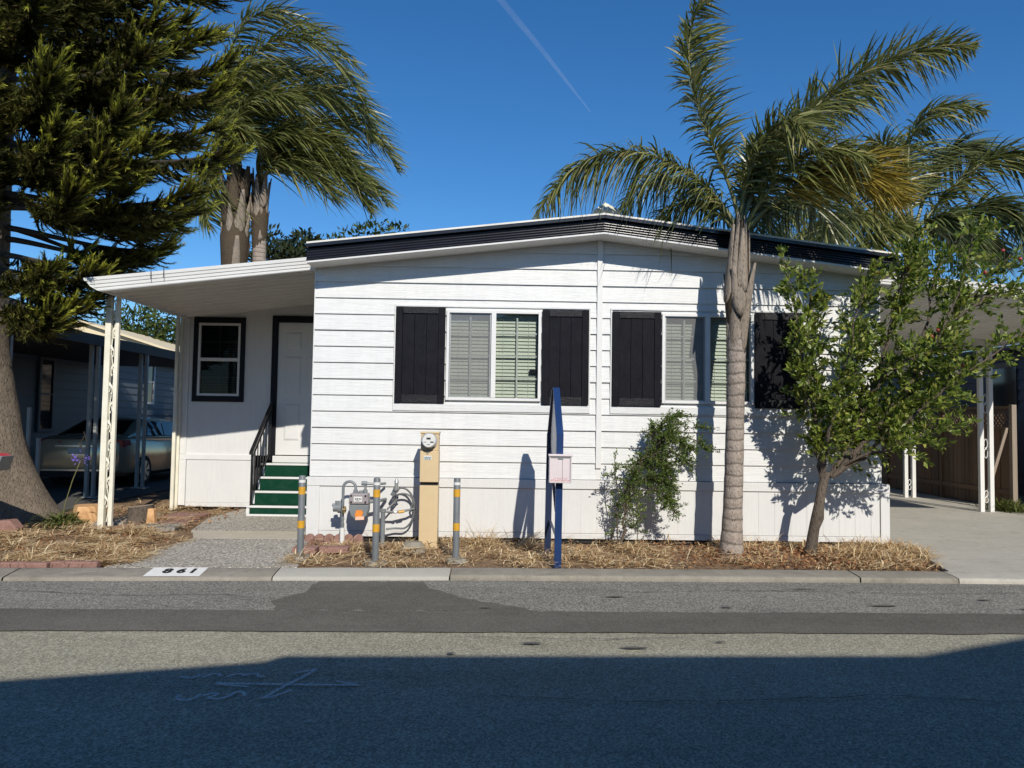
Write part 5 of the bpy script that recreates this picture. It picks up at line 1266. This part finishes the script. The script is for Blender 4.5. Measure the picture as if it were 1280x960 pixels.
def conifer_crown():
    rg = np.random.default_rng(5)
    q = QS(); wood = MB()
    tips = [(-3.74, .5, 6.3), (-3.6, 0, 5.75), (-3.45, -.2, 4.85), (-4.1, .9, 5.55), (-3.95, -.1, 4.35), (-4.18, .5, 4.28), (-4.95, 1.5, 4.0), (-5.4, 1.6, 3.9), (-5.25, .1, 3.35), (-5.5, .2, 3.6), (-5.55, .3, 2.95), (-5.7, -.1, 3.3), (-5.75, .1, 2.75), (-5.35, .5, 3.1), (-5.9, .3, 3.0),
            (-4.3, -.6, 5.9), (-4.4, -.9, 5.05), (-5.2, -1.0, 5.4), (-5.1, -1.0, 4.75), (-4.6, -.8, 4.6), (-4.57, 1.0, 7.1), (-4.39, .3, 7.3), (-4.2, .8, 6.8), (-4.25, -.7, 4.7), (-4.96, .2, 4.4), (-5.1, -.6, 4.2), (-6.0, -1.2, 5.4), (-6.2, -1.0, 4.7), (-6.3, -1.3, 6.3), (-5.4, -1.0, 6.5), (-4.9, -.6, 6.9), (-5.6, 1.9, 5.2), (-4.9, 2.2, 5.8), (-4.6, 2.4, 6.6), (-4.9, 1.9, 4.6),
            (-5.7, -.9, 7.3), (-6.6, -1.3, 7.3), (-4.05, 1.6, 7.9), (-5.0, .6, 7.9), (-7.6, -1.2, 5.0), (-7.8, -1.3, 6), (-5.9, 2.6, 4.0), (-4.75, 1.2, 4.25), (-5.0, .9, 5.0), (-5.3, .3, 6.0), (-4.9, 0.0, 5.3), (-5.5, 0.3, 4.8), (-5.6, -.4, 5.8), (-4.6, .3, 5.5), (-4.5, .9, 6.2), (-4.9, 1.4, 6.9), (-5.9, -.6, 6.9), (-5.3, 1.0, 7.5), (-4.4, -.2, 6.5), (-4.8, -.4, 4.9), (-5.8, .9, 4.3), (-5.6, 1.4, 5.8), (-5.8, 1.8, 6.6), (-6.4, -.7, 5.8), (-6.7, -.1, 4.3), (-6.5, .0, 5.0), (-7.0, -.2, 5.6), (-6.5, -.2, 6.4), (-6.9, -.2, 7.0), (-7.2, -.3, 4.9), (-6.1, .1, 5.6), (-6.0, .5, 7.6)]
    for i in range(24):     # upper part of the same tree, above the frame
        a = rg.uniform(0, 6.283); h = rg.uniform(8.2, 13); ln = lerp(2.8, .8, (h - 8.2) / 4.8); tips.append((-7 + ln * math.cos(a), 1.3 + ln * math.sin(a), h + .3))
    for i in range(20):     # rear and left side
        a = rg.uniform(.4, 3.9); h = rg.uniform(3.4, 8); tips.append((-7 + 2.6 * math.cos(a), 1.3 + 2.6 * math.sin(a), h))
    s = np.linspace(0, 1, 6); S = s[:, None]
    for ti, tip in enumerate(tips):
        tip = np.array(tip); ln0 = np.linalg.norm(tip[:2] - np.array([-7.1, 1.3]))
        base = np.array([-7.15, 1.3, tip[2] + .10 * ln0 + rg.uniform(-.1, .15)])
        mid = lerp(base, tip, .55) + np.array([0, 0, -.10 * ln0 + .05]); B = [base, lerp(base, mid, .6) + np.array([0, 0, .08]), lerp(mid, tip, .5) + np.array([0, 0, -.22]), tip]
        wood.tube([tuple(bez(B, t)) for t in np.linspace(0, 1, 12)], [lerp(.045, .010, k / 11) for k in range(12)], 6)
        vis = tip[2] < 8.2 and tip[1] < 2.7
        nrope = int((52 + 30 * ln0) * (1 if vis else .5))
        for k in range(nrope):
            t = 1 - (1 - (.44 if 3.75 < tip[2] < 4.55 else .20)) * (k / nrope) ** .95
            p = bez(B, t); tg = nrm(bez(B, min(1, t + .03)) - bez(B, t - .03))
            side = nrm(np.cross(tg, [0, 0, 1.0])); sg = rg.choice([-1, 1])
            l = rg.uniform(.34, .70) * lerp(1.15, .58, t)
            out = t > .86
            d0 = nrm(tg * rg.uniform(.6, 1.1) + side * sg * rg.uniform(.1, .7 if out else .95) + np.array([0, 0, rg.uniform(-.25, .30) if out else rg.uniform(-.85, .05)]))
            ctr = p + l * (d0 * S + np.array([0, 0, -.42]) * S * (1 - S) * 1.6 + np.array([.10, 0, rg.uniform(-.10, .30)]) * S ** 2.4)
            top = rg.uniform(.2, 1.0) * (1.5 if t > .80 else .2)
            tipness = np.clip(np.clip((s - .50) / .5, 0, 1) ** 1.2 * top, 0, 1)
            r0 = rg.uniform(.011, .018)
            for a in (0, 1.05, 2.1):
                dd = nrm(np.cross(d0, [math.cos(a), .3, math.sin(a)]))
                q.strip(ctr, np.tile(dd, (6, 1)), r0 * np.array([.7, 1, 1, .95, .8, .25]), tipness)
            nn = 38 if vis else 6
            u = rg.uniform(0, 1, nn); u2 = np.minimum(1, u + .08)
            c0 = np.stack([np.interp(u, s, ctr[:, j]) for j in range(3)], 1); c1 = np.stack([np.interp(u2, s, ctr[:, j]) for j in range(3)], 1)
            ax = c1 - c0; ax[u > .95] = d0; ax /= np.linalg.norm(ax, axis=1)[:, None] + 1e-9
            o = np.cross(ax, rg.normal(0, 1, (nn, 3))); o /= np.linalg.norm(o, axis=1)[:, None] + 1e-9
            w_ = np.cross(ax, o) * .0045
            e = c0 + (ax * .85 + o * .55) * rg.uniform(.045, .08, nn)[:, None]; b0 = c0 + o * r0 * .4
            V = np.stack([b0 - w_, b0 + w_, e + w_ * .25, e - w_ * .25], 1).reshape(-1, 3)
            q.V.append(V); q.F.append(np.arange(4 * nn).reshape(nn, 4) + q.n); q.n += 4 * nn
            q.A.append(np.repeat(np.clip(np.clip((u - .50) / .5, 0, 1) ** 1.2 * top, 0, 1), 4))
    q.build('crown', M['conifer'], ct, True)
    wood.build('branches', M['far_wood'], ct, True)
conifer_crown()

# broadleaf helper
def leaves(q, P, D, size, rg, lift=.2):
    """leaf quads at points P (n,3) with directions D"""
    n = len(P)
    d = D + rg.normal(0, .55, (n, 3)); d[:, 2] += lift; d /= np.linalg.norm(d, axis=1)[:, None] + 1e-9
    u = rg.normal(0, 1, (n, 3)); u -= d * (u * d).sum(1)[:, None]; u /= np.linalg.norm(u, axis=1)[:, None] + 1e-9
    nn = np.cross(d, u)
    L = size * rg.uniform(.42, 1.3, n)[:, None]; W = L * rg.uniform(.34, .48, n)[:, None]
    fold = nn * W * .22
    V = np.stack([P, P + d * L * .5 - u * W * .5 + fold, P + d * L, P + d * L * .5 + u * W * .5 + fold], 1).reshape(-1, 3)
    # two quads would be needed for a fold; a bent diamond is enough
    F = np.arange(4 * n).reshape(n, 4) + q.n
    q.V.append(V); q.F.append(F); q.n += 4 * n; q.A.append(np.zeros(4 * n))
def twig_tree(t, limbs, leafmat, barkmat, leaf, per_m, twig_len, seed, twigs_per_m, wind=(.1, 0, .1), start=.25, trunk_pts=None, spread=.8):
    rg = np.random.default_rng(seed); q = QS(); wood = MB(); tw = MB(); wind = np.array(wind)
    if trunk_pts:
        wood.tube([p[:3] for p in trunk_pts], [p[3] for p in trunk_pts], 12)
    for (P, r0, dens) in limbs:
        B = through(*P); N = 14; ts = np.linspace(0, 1, N); pts = np.array([bez(B, u) for u in ts]) 
        pts[1:-1] += rg.normal(0, .018, (N - 2, 3))
        ln = np.linalg.norm(np.diff(pts, axis=0), axis=1).sum()
        wood.tube([tuple(p) for p in pts], [lerp(r0, .004, u ** .8) for u in ts], 7)
        for k in range(int(twigs_per_m * ln * dens)):
            u = start + (1 - start) * rg.uniform(0, 1) ** .9
            p = np.array([np.interp(u, ts, pts[:, j]) for j in range(3)]); tg = nrm(bez(B, min(1, u + .03)) - bez(B, u - .03))
            d = nrm(tg * rg.uniform(.3, 1) + rg.normal(0, spread, 3) + wind)
            l = twig_len * rg.uniform(.4, 1.2) * lerp(1.1, .7, u)
            s = np.linspace(0, 1, 4)[:, None]
            c = p + l * (d * s + (wind + np.array([0, 0, -.12])) * s ** 2)
            tw.tube([tuple(x) for x in c], [.004, .0032, .0025, .0015], 3, False)
            nl = max(3, int(per_m * l)); uu = rg.uniform(.15, 1.05, nl)
            LP = np.stack([np.interp(uu, s[:, 0], c[:, j]) for j in range(3)], 1) + rg.normal(0, .012, (nl, 3))
            leaves(q, LP, np.tile(d, (nl, 1)), leaf, rg)
    wood.build('trunk', M[barkmat], t, True)
    tw.build('twigs', M[barkmat], t)
    q.build('crown', M[leafmat], t)
pt = thing('plum_tree', 'leafy plum tree with forked trunk and red fruit at the right end of the house', 'plum tree', (3.65, -.7, 0))
y = -.7
pl = [
 ([(3.80, y, 0.80), (3.74, y - .05, 1.25), (3.50, y - .2, 2.40), (3.28, y - .1, 3.48)], .035, .75),
 ([(3.80, y, 0.80), (3.78, y + .1, 1.40), (3.72, y + .2, 2.30), (3.72, y + .1, 3.12)], .03, 1.2),
 ([(3.78, y, 0.90), (3.85, y - .15, 1.50), (4.0, y - .3, 2.40), (4.22, y - .3, 3.33)], .03, 1.2),
 ([(3.88, y, 0.92), (4.12, y, 1.30), (4.45, y - .1, 2.30), (4.85, y - .1, 3.59)], .04, 1.1),
 ([(3.88, y, 0.92), (4.15, y + .15, 1.35), (4.35, y + .3, 2.20), (4.45, y + .3, 3.20)], .03, 1.2),
 ([(3.90, y, 0.90), (4.4, y - .1, 1.45), (5.0, y - .2, 2.40), (5.50, y - .2, 3.76)], .04, 1.0),
 ([(3.95, y, 0.95), (4.6, y + .1, 1.60), (5.3, y + .15, 2.60), (6.15, y + .1, 3.59)], .035, .9),
 ([(3.95, y, 0.92), (4.6, y - .2, 1.50), (5.3, y - .35, 2.15), (6.25, y - .3, 2.70)], .03, .85),
 ([(4.1, y, 1.10), (4.6, y + .2, 1.45), (5.05, y + .3, 1.75), (5.65, y + .25, 2.15)], .025, 1.0),
 ([(4.0, y, 1.00), (4.4, y - .3, 1.25), (4.8, y - .4, 1.40), (5.2, y - .3, 1.52)], .02, .8),
 ([(4.5, y, 2.20), (4.7, y, 2.86), (4.75, y - .1, 3.29), (4.95, y - .1, 3.67)], .02, .9),
 ([(4.9, y, 2.30), (5.1, y, 2.94), (5.3, y + .1, 3.46), (5.75, y + .1, 3.98)], .02, .8),
 ([(5.2, y, 2.60), (5.6, y, 2.94), (6.0, y, 3.12), (6.6, y, 3.20)], .02, .8),
 ([(3.76, y, 1.30), (3.62, y - .1, 1.70), (3.48, y - .15, 2.10), (3.42, y - .15, 2.69)], .018, 1.1),
 ([(4.3, y, 1.80), (4.45, y - .3, 2.10), (4.7, y - .45, 2.30), (5.0, y - .5, 2.40)], .018, 1.1),
]
twig_tree(pt, pl, 'plum_leaf', 'plum_bark', .080, 84, .36, 11, 31, (.22, 0, .12), .22, [(3.654, y, -.06, .08), (3.66, y, .06, .066), (3.70, y, .30, .060), (3.735, y - .01, .42, .072), (3.76, y, .58, .056), (3.80, y, .80, .052), (3.86, y, .95, .036)], .8)
rg = np.random.default_rng(3)
for i, (x, z) in enumerate([(5.98, 3.45), (5.80, 3.55), (5.02, 2.55), (5.07, 2.62), (4.32, 3.25), (6.05, 2.55), (5.62, 3.3), (5.3, 2.2), (4.75, 3.35), (6.3, 3.2)]):
    m = MB(); m.sphere((x, y - .22 + rg.uniform(-.1, .1), z), .022, 8); m.build('fruit', M['fruit'], pt, True)

sh = thing('shrub', 'small leaning shrub with thin stems in front of the siding', 'shrub', (1.47, -.4, 0))
y = -.38
sl = [
 ([(1.47, y, 0), (1.53, y, .42), (1.56, y - .05, .75), (1.62, y - .1, .98)], .022, .75),
 ([(1.53, y, .4), (1.70, y - .05, .72), (1.92, y - .1, .86), (2.02, y - .12, .55)], .016, 1.6),
 ([(1.53, y, .42), (1.66, y, .85), (1.88, y, 1.22), (2.15, y, 1.48)], .016, 1.7),
 ([(1.60, y, .9), (1.8, y - .05, 1.1), (2.05, y - .1, 1.15), (2.28, y - .1, 1.02)], .012, 1.7),
 ([(1.70, y, 1.0), (1.85, y + .05, 1.3), (2.0, y + .05, 1.5), (2.28, y + .05, 1.62)], .012, 1.5),
 ([(1.45, y, 0), (1.44, y, .3), (1.43, y, .7), (1.40, y, 1.05)], .010, .55),
 ([(1.70, y, .85), (1.85, y - .1, .72), (2.0, y - .12, .62), (2.12, y - .1, .42)], .010, 1.5),
 ([(2.1, y, 1.3), (2.3, y, 1.32), (2.45, y, 1.25), (2.62, y, 1.2)], .008, .5),
 ([(2.1, y, 1.4), (2.3, y, 1.42), (2.4, y, 1.43), (2.55, y, 1.42)], .006, .35),
 ([(1.8, y, .9), (1.95, y - .05, 1.0), (2.0, y - .05, .95), (2.05, y - .1, .8)], .008, 1.6),
 ([(1.9, y, 1.2), (2.0, y - .1, 1.32), (2.12, y - .12, 1.3), (2.25, y - .1, 1.22)], .008, 1.8),
 ([(1.42, y, .0), (1.39, y, .10), (1.37, y, .18), (1.36, y, .25)], .018, 0),
 ([(1.68, y, .0), (1.69, y, .15), (1.67, y, .35), (1.72, y, .62)], .006, .5),
]
twig_tree(sh, sl, 'shrub_leaf', 'plum_bark', .036, 165, .19, 21, 52, (.08, 0, 0), .25, None, .75)

# background broadleaf trees
def bg_tree(name, label, x, y, h, r, mat, seed, group=None, leaf=.28, n=5200, cz=None, sq=.8):
    t = thing(name, label, 'tree', (x, y, 0), group)
    rg = np.random.default_rng(seed); q = QS(); m = MB()
    cz = h - r * sq if cz is None else cz
    m.tube([(x, y, -.2), (x + .1, y, cz * .5), (x, y, cz)], [.28, .22, .12], 8)
    cl = []
    for k in range(26):
        v = nrm(rg.normal(0, 1, 3)); v = v * rg.uniform(.35, .9); c = np.array([x, y, cz]) + v * np.array([r, r * .8, r * sq]); cl.append((c, r * rg.uniform(.22, .42)))
        m.tube([(x, y, cz * .6), tuple(lerp(np.array([x, y, cz * .8]), c, .55)), tuple(c)], [.09, .05, .02], 5)
    per = n // len(cl)
    for c, rr in cl:
        d = rg.normal(0, 1, (per, 3)); d /= np.linalg.norm(d, axis=1)[:, None]
        P = c + d * rr * rg.uniform(.55, 1.08, (per, 1)) * np.array([1, 1, .8])
        leaves(q, P, d, leaf, rg, .1)
    m.build('trunk', M['far_wood'], t, True); q.build('crown', M[mat], t)
    return t
bg_tree('broadleaf_tree', 'bright green leafy tree seen between the awning post and the entry wall', -17.6, 28, 7.2, 2.9, 'bg_leaf', 31, leaf=.30)
bg_tree('broadleaf_tree', 'lower green tree beside the cream gable', -21.6, 33, 6.4, 2.6, 'bg_leaf_dark', 32, leaf=.3)
bg_tree('broadleaf_tree', 'dark tree top showing over the left end of the roof', -9.5, 25, 10.0, 2.4, 'bg_leaf_dark', 33, leaf=.3)
bg_tree('broadleaf_tree', 'olive green tree top over the roof left of the ridge', -6.0, 26, 10.7, 2.6, 'bg_leaf', 34, leaf=.3)
bg_tree('broadleaf_tree', 'olive tree top just above the roof edge, nearest the ridge', -3.2, 27, 10.45, 2.2, 'bg_leaf', 35, leaf=.3)
bg_tree('broadleaf_tree', 'small spiky green tree top behind the left end of the awning', -11.2, 22, 7.5, 1.3, 'bg_leaf', 36, leaf=.35, n=1800)
bg_tree('broadleaf_tree', 'dark bush beyond the beige car by the neighbour wall', -9.6, 15.5, 2.1, 1.0, 'bg_leaf_dark', 37, leaf=.14, n=2600)
bg_tree('broadleaf_tree', 'distant dark tree beyond the cream gable', -33, 46, 8.2, 4.5, 'bg_leaf_dark', 38, leaf=.4)
bg_tree('broadleaf_tree', 'distant tree standing at the end of the right driveway', 14, 30, 4.8, 2.6, 'bg_leaf_dark', 39, leaf=.3)

# agapanthus by the trunk
ag = thing('agapanthus', 'violet flower on a long thin stem beside the trunk', 'flower', (-5.95, 1.0, 0))
m = MB(); m.tube([(-5.98, 1.0, 0), (-5.95, 1.0, .25), (-5.86, 1.0, .58), (-5.76, 1.0, .86)], .006, 6); m.tube([(-5.9, 1.02, .05), (-5.8, 1.02, .30), (-5.74, 1.02, .36)], .004, 5); m.build('stem', M['rachis'], ag, True)
q = QS(); rg = np.random.default_rng(9)
for k in range(70):
    d = nrm(rg.normal(0, 1, 3) * np.array([1.5, 1, .5])); p = np.array([-5.74, 1.0, .88]) + d * rg.uniform(.04, .13); leaves(q, p[None], d[None], .035, rg)
q.build('flower_head', M['flower'], ag)
m = MB(); m.tube([(-5.74, 1, .95), (-5.76, 1, 1.12), (-5.72, 1, 1.2)], .006, 5); m.tube([(-5.72, 1, .98), (-5.68, 1, 1.1), (-5.73, 1, 1.26)], .005, 5); m.tube([(-5.76, 1, 1.05), (-5.8, 1, 1.1)], .01, 5); m.build('seed_head', M['far_wood'], ag)
q = QS()
for k in range(60):
    a = rg.uniform(0, 6.283); l = rg.uniform(.25, .5); d = np.array([math.cos(a), math.sin(a), 0]); s = np.linspace(0, 1, 5)[:, None]
    p = np.array([-5.98 + rg.uniform(-.12, .15), 1.0 + rg.uniform(-.2, .1), 0])
    q.strip(p + l * (d * s * .7 + np.array([0, 0, 1.]) * (s - .75 * s ** 2)), np.tile(np.array([-d[1], d[0], 0]), (5, 1)), np.array([.8, 1, .9, .6, .1]) * .012)
q.build('leaf', M['weed'], ag)

# ------------------------------------------------------------------ dry grass, straw and litter (one mass)
def straw(name, label, region, n, seed, hgt=(.05, .16), flat=.6, mat='straw', wid=.0042, clump=None):
    rg = np.random.default_rng(seed); q = QS(); c = 0
    while c < n:
        x, y = region(rg)
        dn = noise.noise((x * 1.6, y * 2.3, seed)) + .5 * noise.noise((x * 5, y * 6, seed + 3))
        if rg.uniform() > .40 + 1.6 * dn: continue
        c += 1
        a = rg.uniform(0, 6.283); l = rg.uniform(*hgt) * (1 + .6 * dn)
        up = rg.uniform(.05, 1) if rg.uniform() > flat else rg.uniform(-.05, .2)
        d = np.array([math.cos(a), math.sin(a), 0]); s = np.array([0, .4, .75, 1.0])[:, None]
        z0 = rg.uniform(-.03, .02) if up > .2 else rg.uniform(-.02, .05)
        p = np.array([x, y, z0])
        pts = p + l * (d * s * (1.1 - up * .6) + np.array([0, 0, 1.]) * (up * s - .45 * up * s ** 2))
        q.strip(pts, np.tile(np.array([-d[1], d[0], .2]), (4, 1)), np.array([.8, 1, .7, .15]) * wid * rg.uniform(.6, 1.3))
    o = q.build(name, M[mat]); tag(o, label, None, None, 'stuff'); return o
def reg_right(rg):
    y = rg.uniform(-1.82, -.05); x1 = lerp(5.08, 4.62, (y + .05) / -1.6)
    x = rg.uniform(-2.25, x1)
    return (x, y) if y > kb(x) + .03 else reg_right(rg)
straw('dry_grass', 'dry straw coloured grass in the strip along the house wall', reg_right, 11500, 1, (.04, .13), .5)
def reg_corner(rg):
    x = rg.normal(4.6, .28); y = rg.normal(-.75, .4)
    if y < kb(x) + .04 or x > lerp(5.18, 4.72, (y + .05) / -1.6) or y > -.06: return reg_right(rg)
    return x, y
straw('dry_grass_corner', 'taller pale dry grass at the corner by the driveway', reg_corner, 2600, 2, (.12, .26), .1)
def reg_left(rg):
    x = rg.uniform(-7.0, -3.72); y0 = kb(x) + .12
    y1 = .55 if x < -4.7 else lerp(.55, -.2, (x + 4.7) / .98)
    return x, y0 + max(.02, y1 - y0) * rg.uniform(0, 1)
straw('dry_grass_left', 'flattened straw coloured grass left of the path', reg_left, 11000, 3, (.07, .2), .72)
def reg_pav(rg): return rg.uniform(-6.2, -4.2), rg.uniform(.6, 3.6)
straw('dry_grass_pavers', 'sparse dry straw among the loose pavers', reg_pav, 2600, 4, (.05, .13), .8)
def reg_wall(rg):
    x = rg.uniform(-2.2, 5.0); return x, rg.uniform(-.45, -.06)
straw('weed_stalks', 'thin dead weed stalks standing along the skirting', lambda rg: (rg.choice([-1.0, -.2, .3, 3.0, 4.3, 4.6, 3.4]) + rg.normal(0, .2), rg.uniform(-.6, -.08)), 420, 6, (.2, .42), 0, 'straw', .0028)
straw('green_weeds', 'small green weeds by the big trunk', lambda rg: (rg.normal(-5.7, .25), rg.normal(.85, .15)), 700, 8, (.06, .18), .2, 'weed', .007)
straw('fence_weeds', 'green weeds at the foot of the fence post', lambda rg: (rg.normal(9.25, .12), rg.normal(4.15, .3)), 500, 9, (.15, .4), .15, 'weed', .009)

def litter(name, label, region, n, seed, size, mat):
    rg = np.random.default_rng(seed); q = QS(); P = np.array([(*region(rg), rg.uniform(-.012, .035)) for _ in range(n)])
    D = rg.normal(0, 1, (n, 3)) * np.array([1, 1, .12]); leaves(q, P, D, size, rg, .0)
    tag(q.build(name, mat), label, None, None, 'stuff')
M['dead_leaf'] = mk_island('dead_leaf', [(0, (.10, .045, .022)), (.5, (.26, .12, .055)), (1, (.44, .26, .13))], .7, .1, .2)
litter('leaf_litter', 'reddish brown dead leaves scattered under the plum tree and palm', lambda rg: (min(4.62 - rg.uniform(0, .3), max(.9, rg.normal(3.4, 1.0))), rg.uniform(-1.64, -.08)), 3200, 41, .05, M['dead_leaf'])
litter('leaf_litter_path', 'scattered brown litter on the left yard and pavers', lambda rg: (rg.uniform(-6.6, -3.9), rg.uniform(-1.6, 3.0)), 1500, 42, .045, M['dead_leaf'])

# faint contrail high in the sky
def contrail():
    t = NT('contrail_ice'); t.n.remove(t.b)
    tr = t.n.new('ShaderNodeBsdfTransparent'); d = t.n.new('ShaderNodeBsdfDiffuse'); d.inputs[0].default_value = (.9, .9, .9, 1)
    mx = t.n.new('ShaderNodeMixShader'); f = t.ramp(t.noise(.02, 5, .7), [(.35, .012), (.75, .045)]); t.t.links.new(f, mx.inputs[0]); t.t.links.new(tr.outputs[0], mx.inputs[1]); t.t.links.new(d.outputs[0], mx.inputs[2]); t.t.links.new(mx.outputs[0], t.out.inputs[0])
    m = MB(); m.tube([(-28, 1340, 790), (-16, 1340, 774), (70, 1340, 671), (156, 1340, 562)], [6, 6, 4.5, 1.2], 10)
    tag(m.build('contrail', t.m, None, True), 'faint thin white aircraft trail in the blue sky', 'contrail')
contrail()
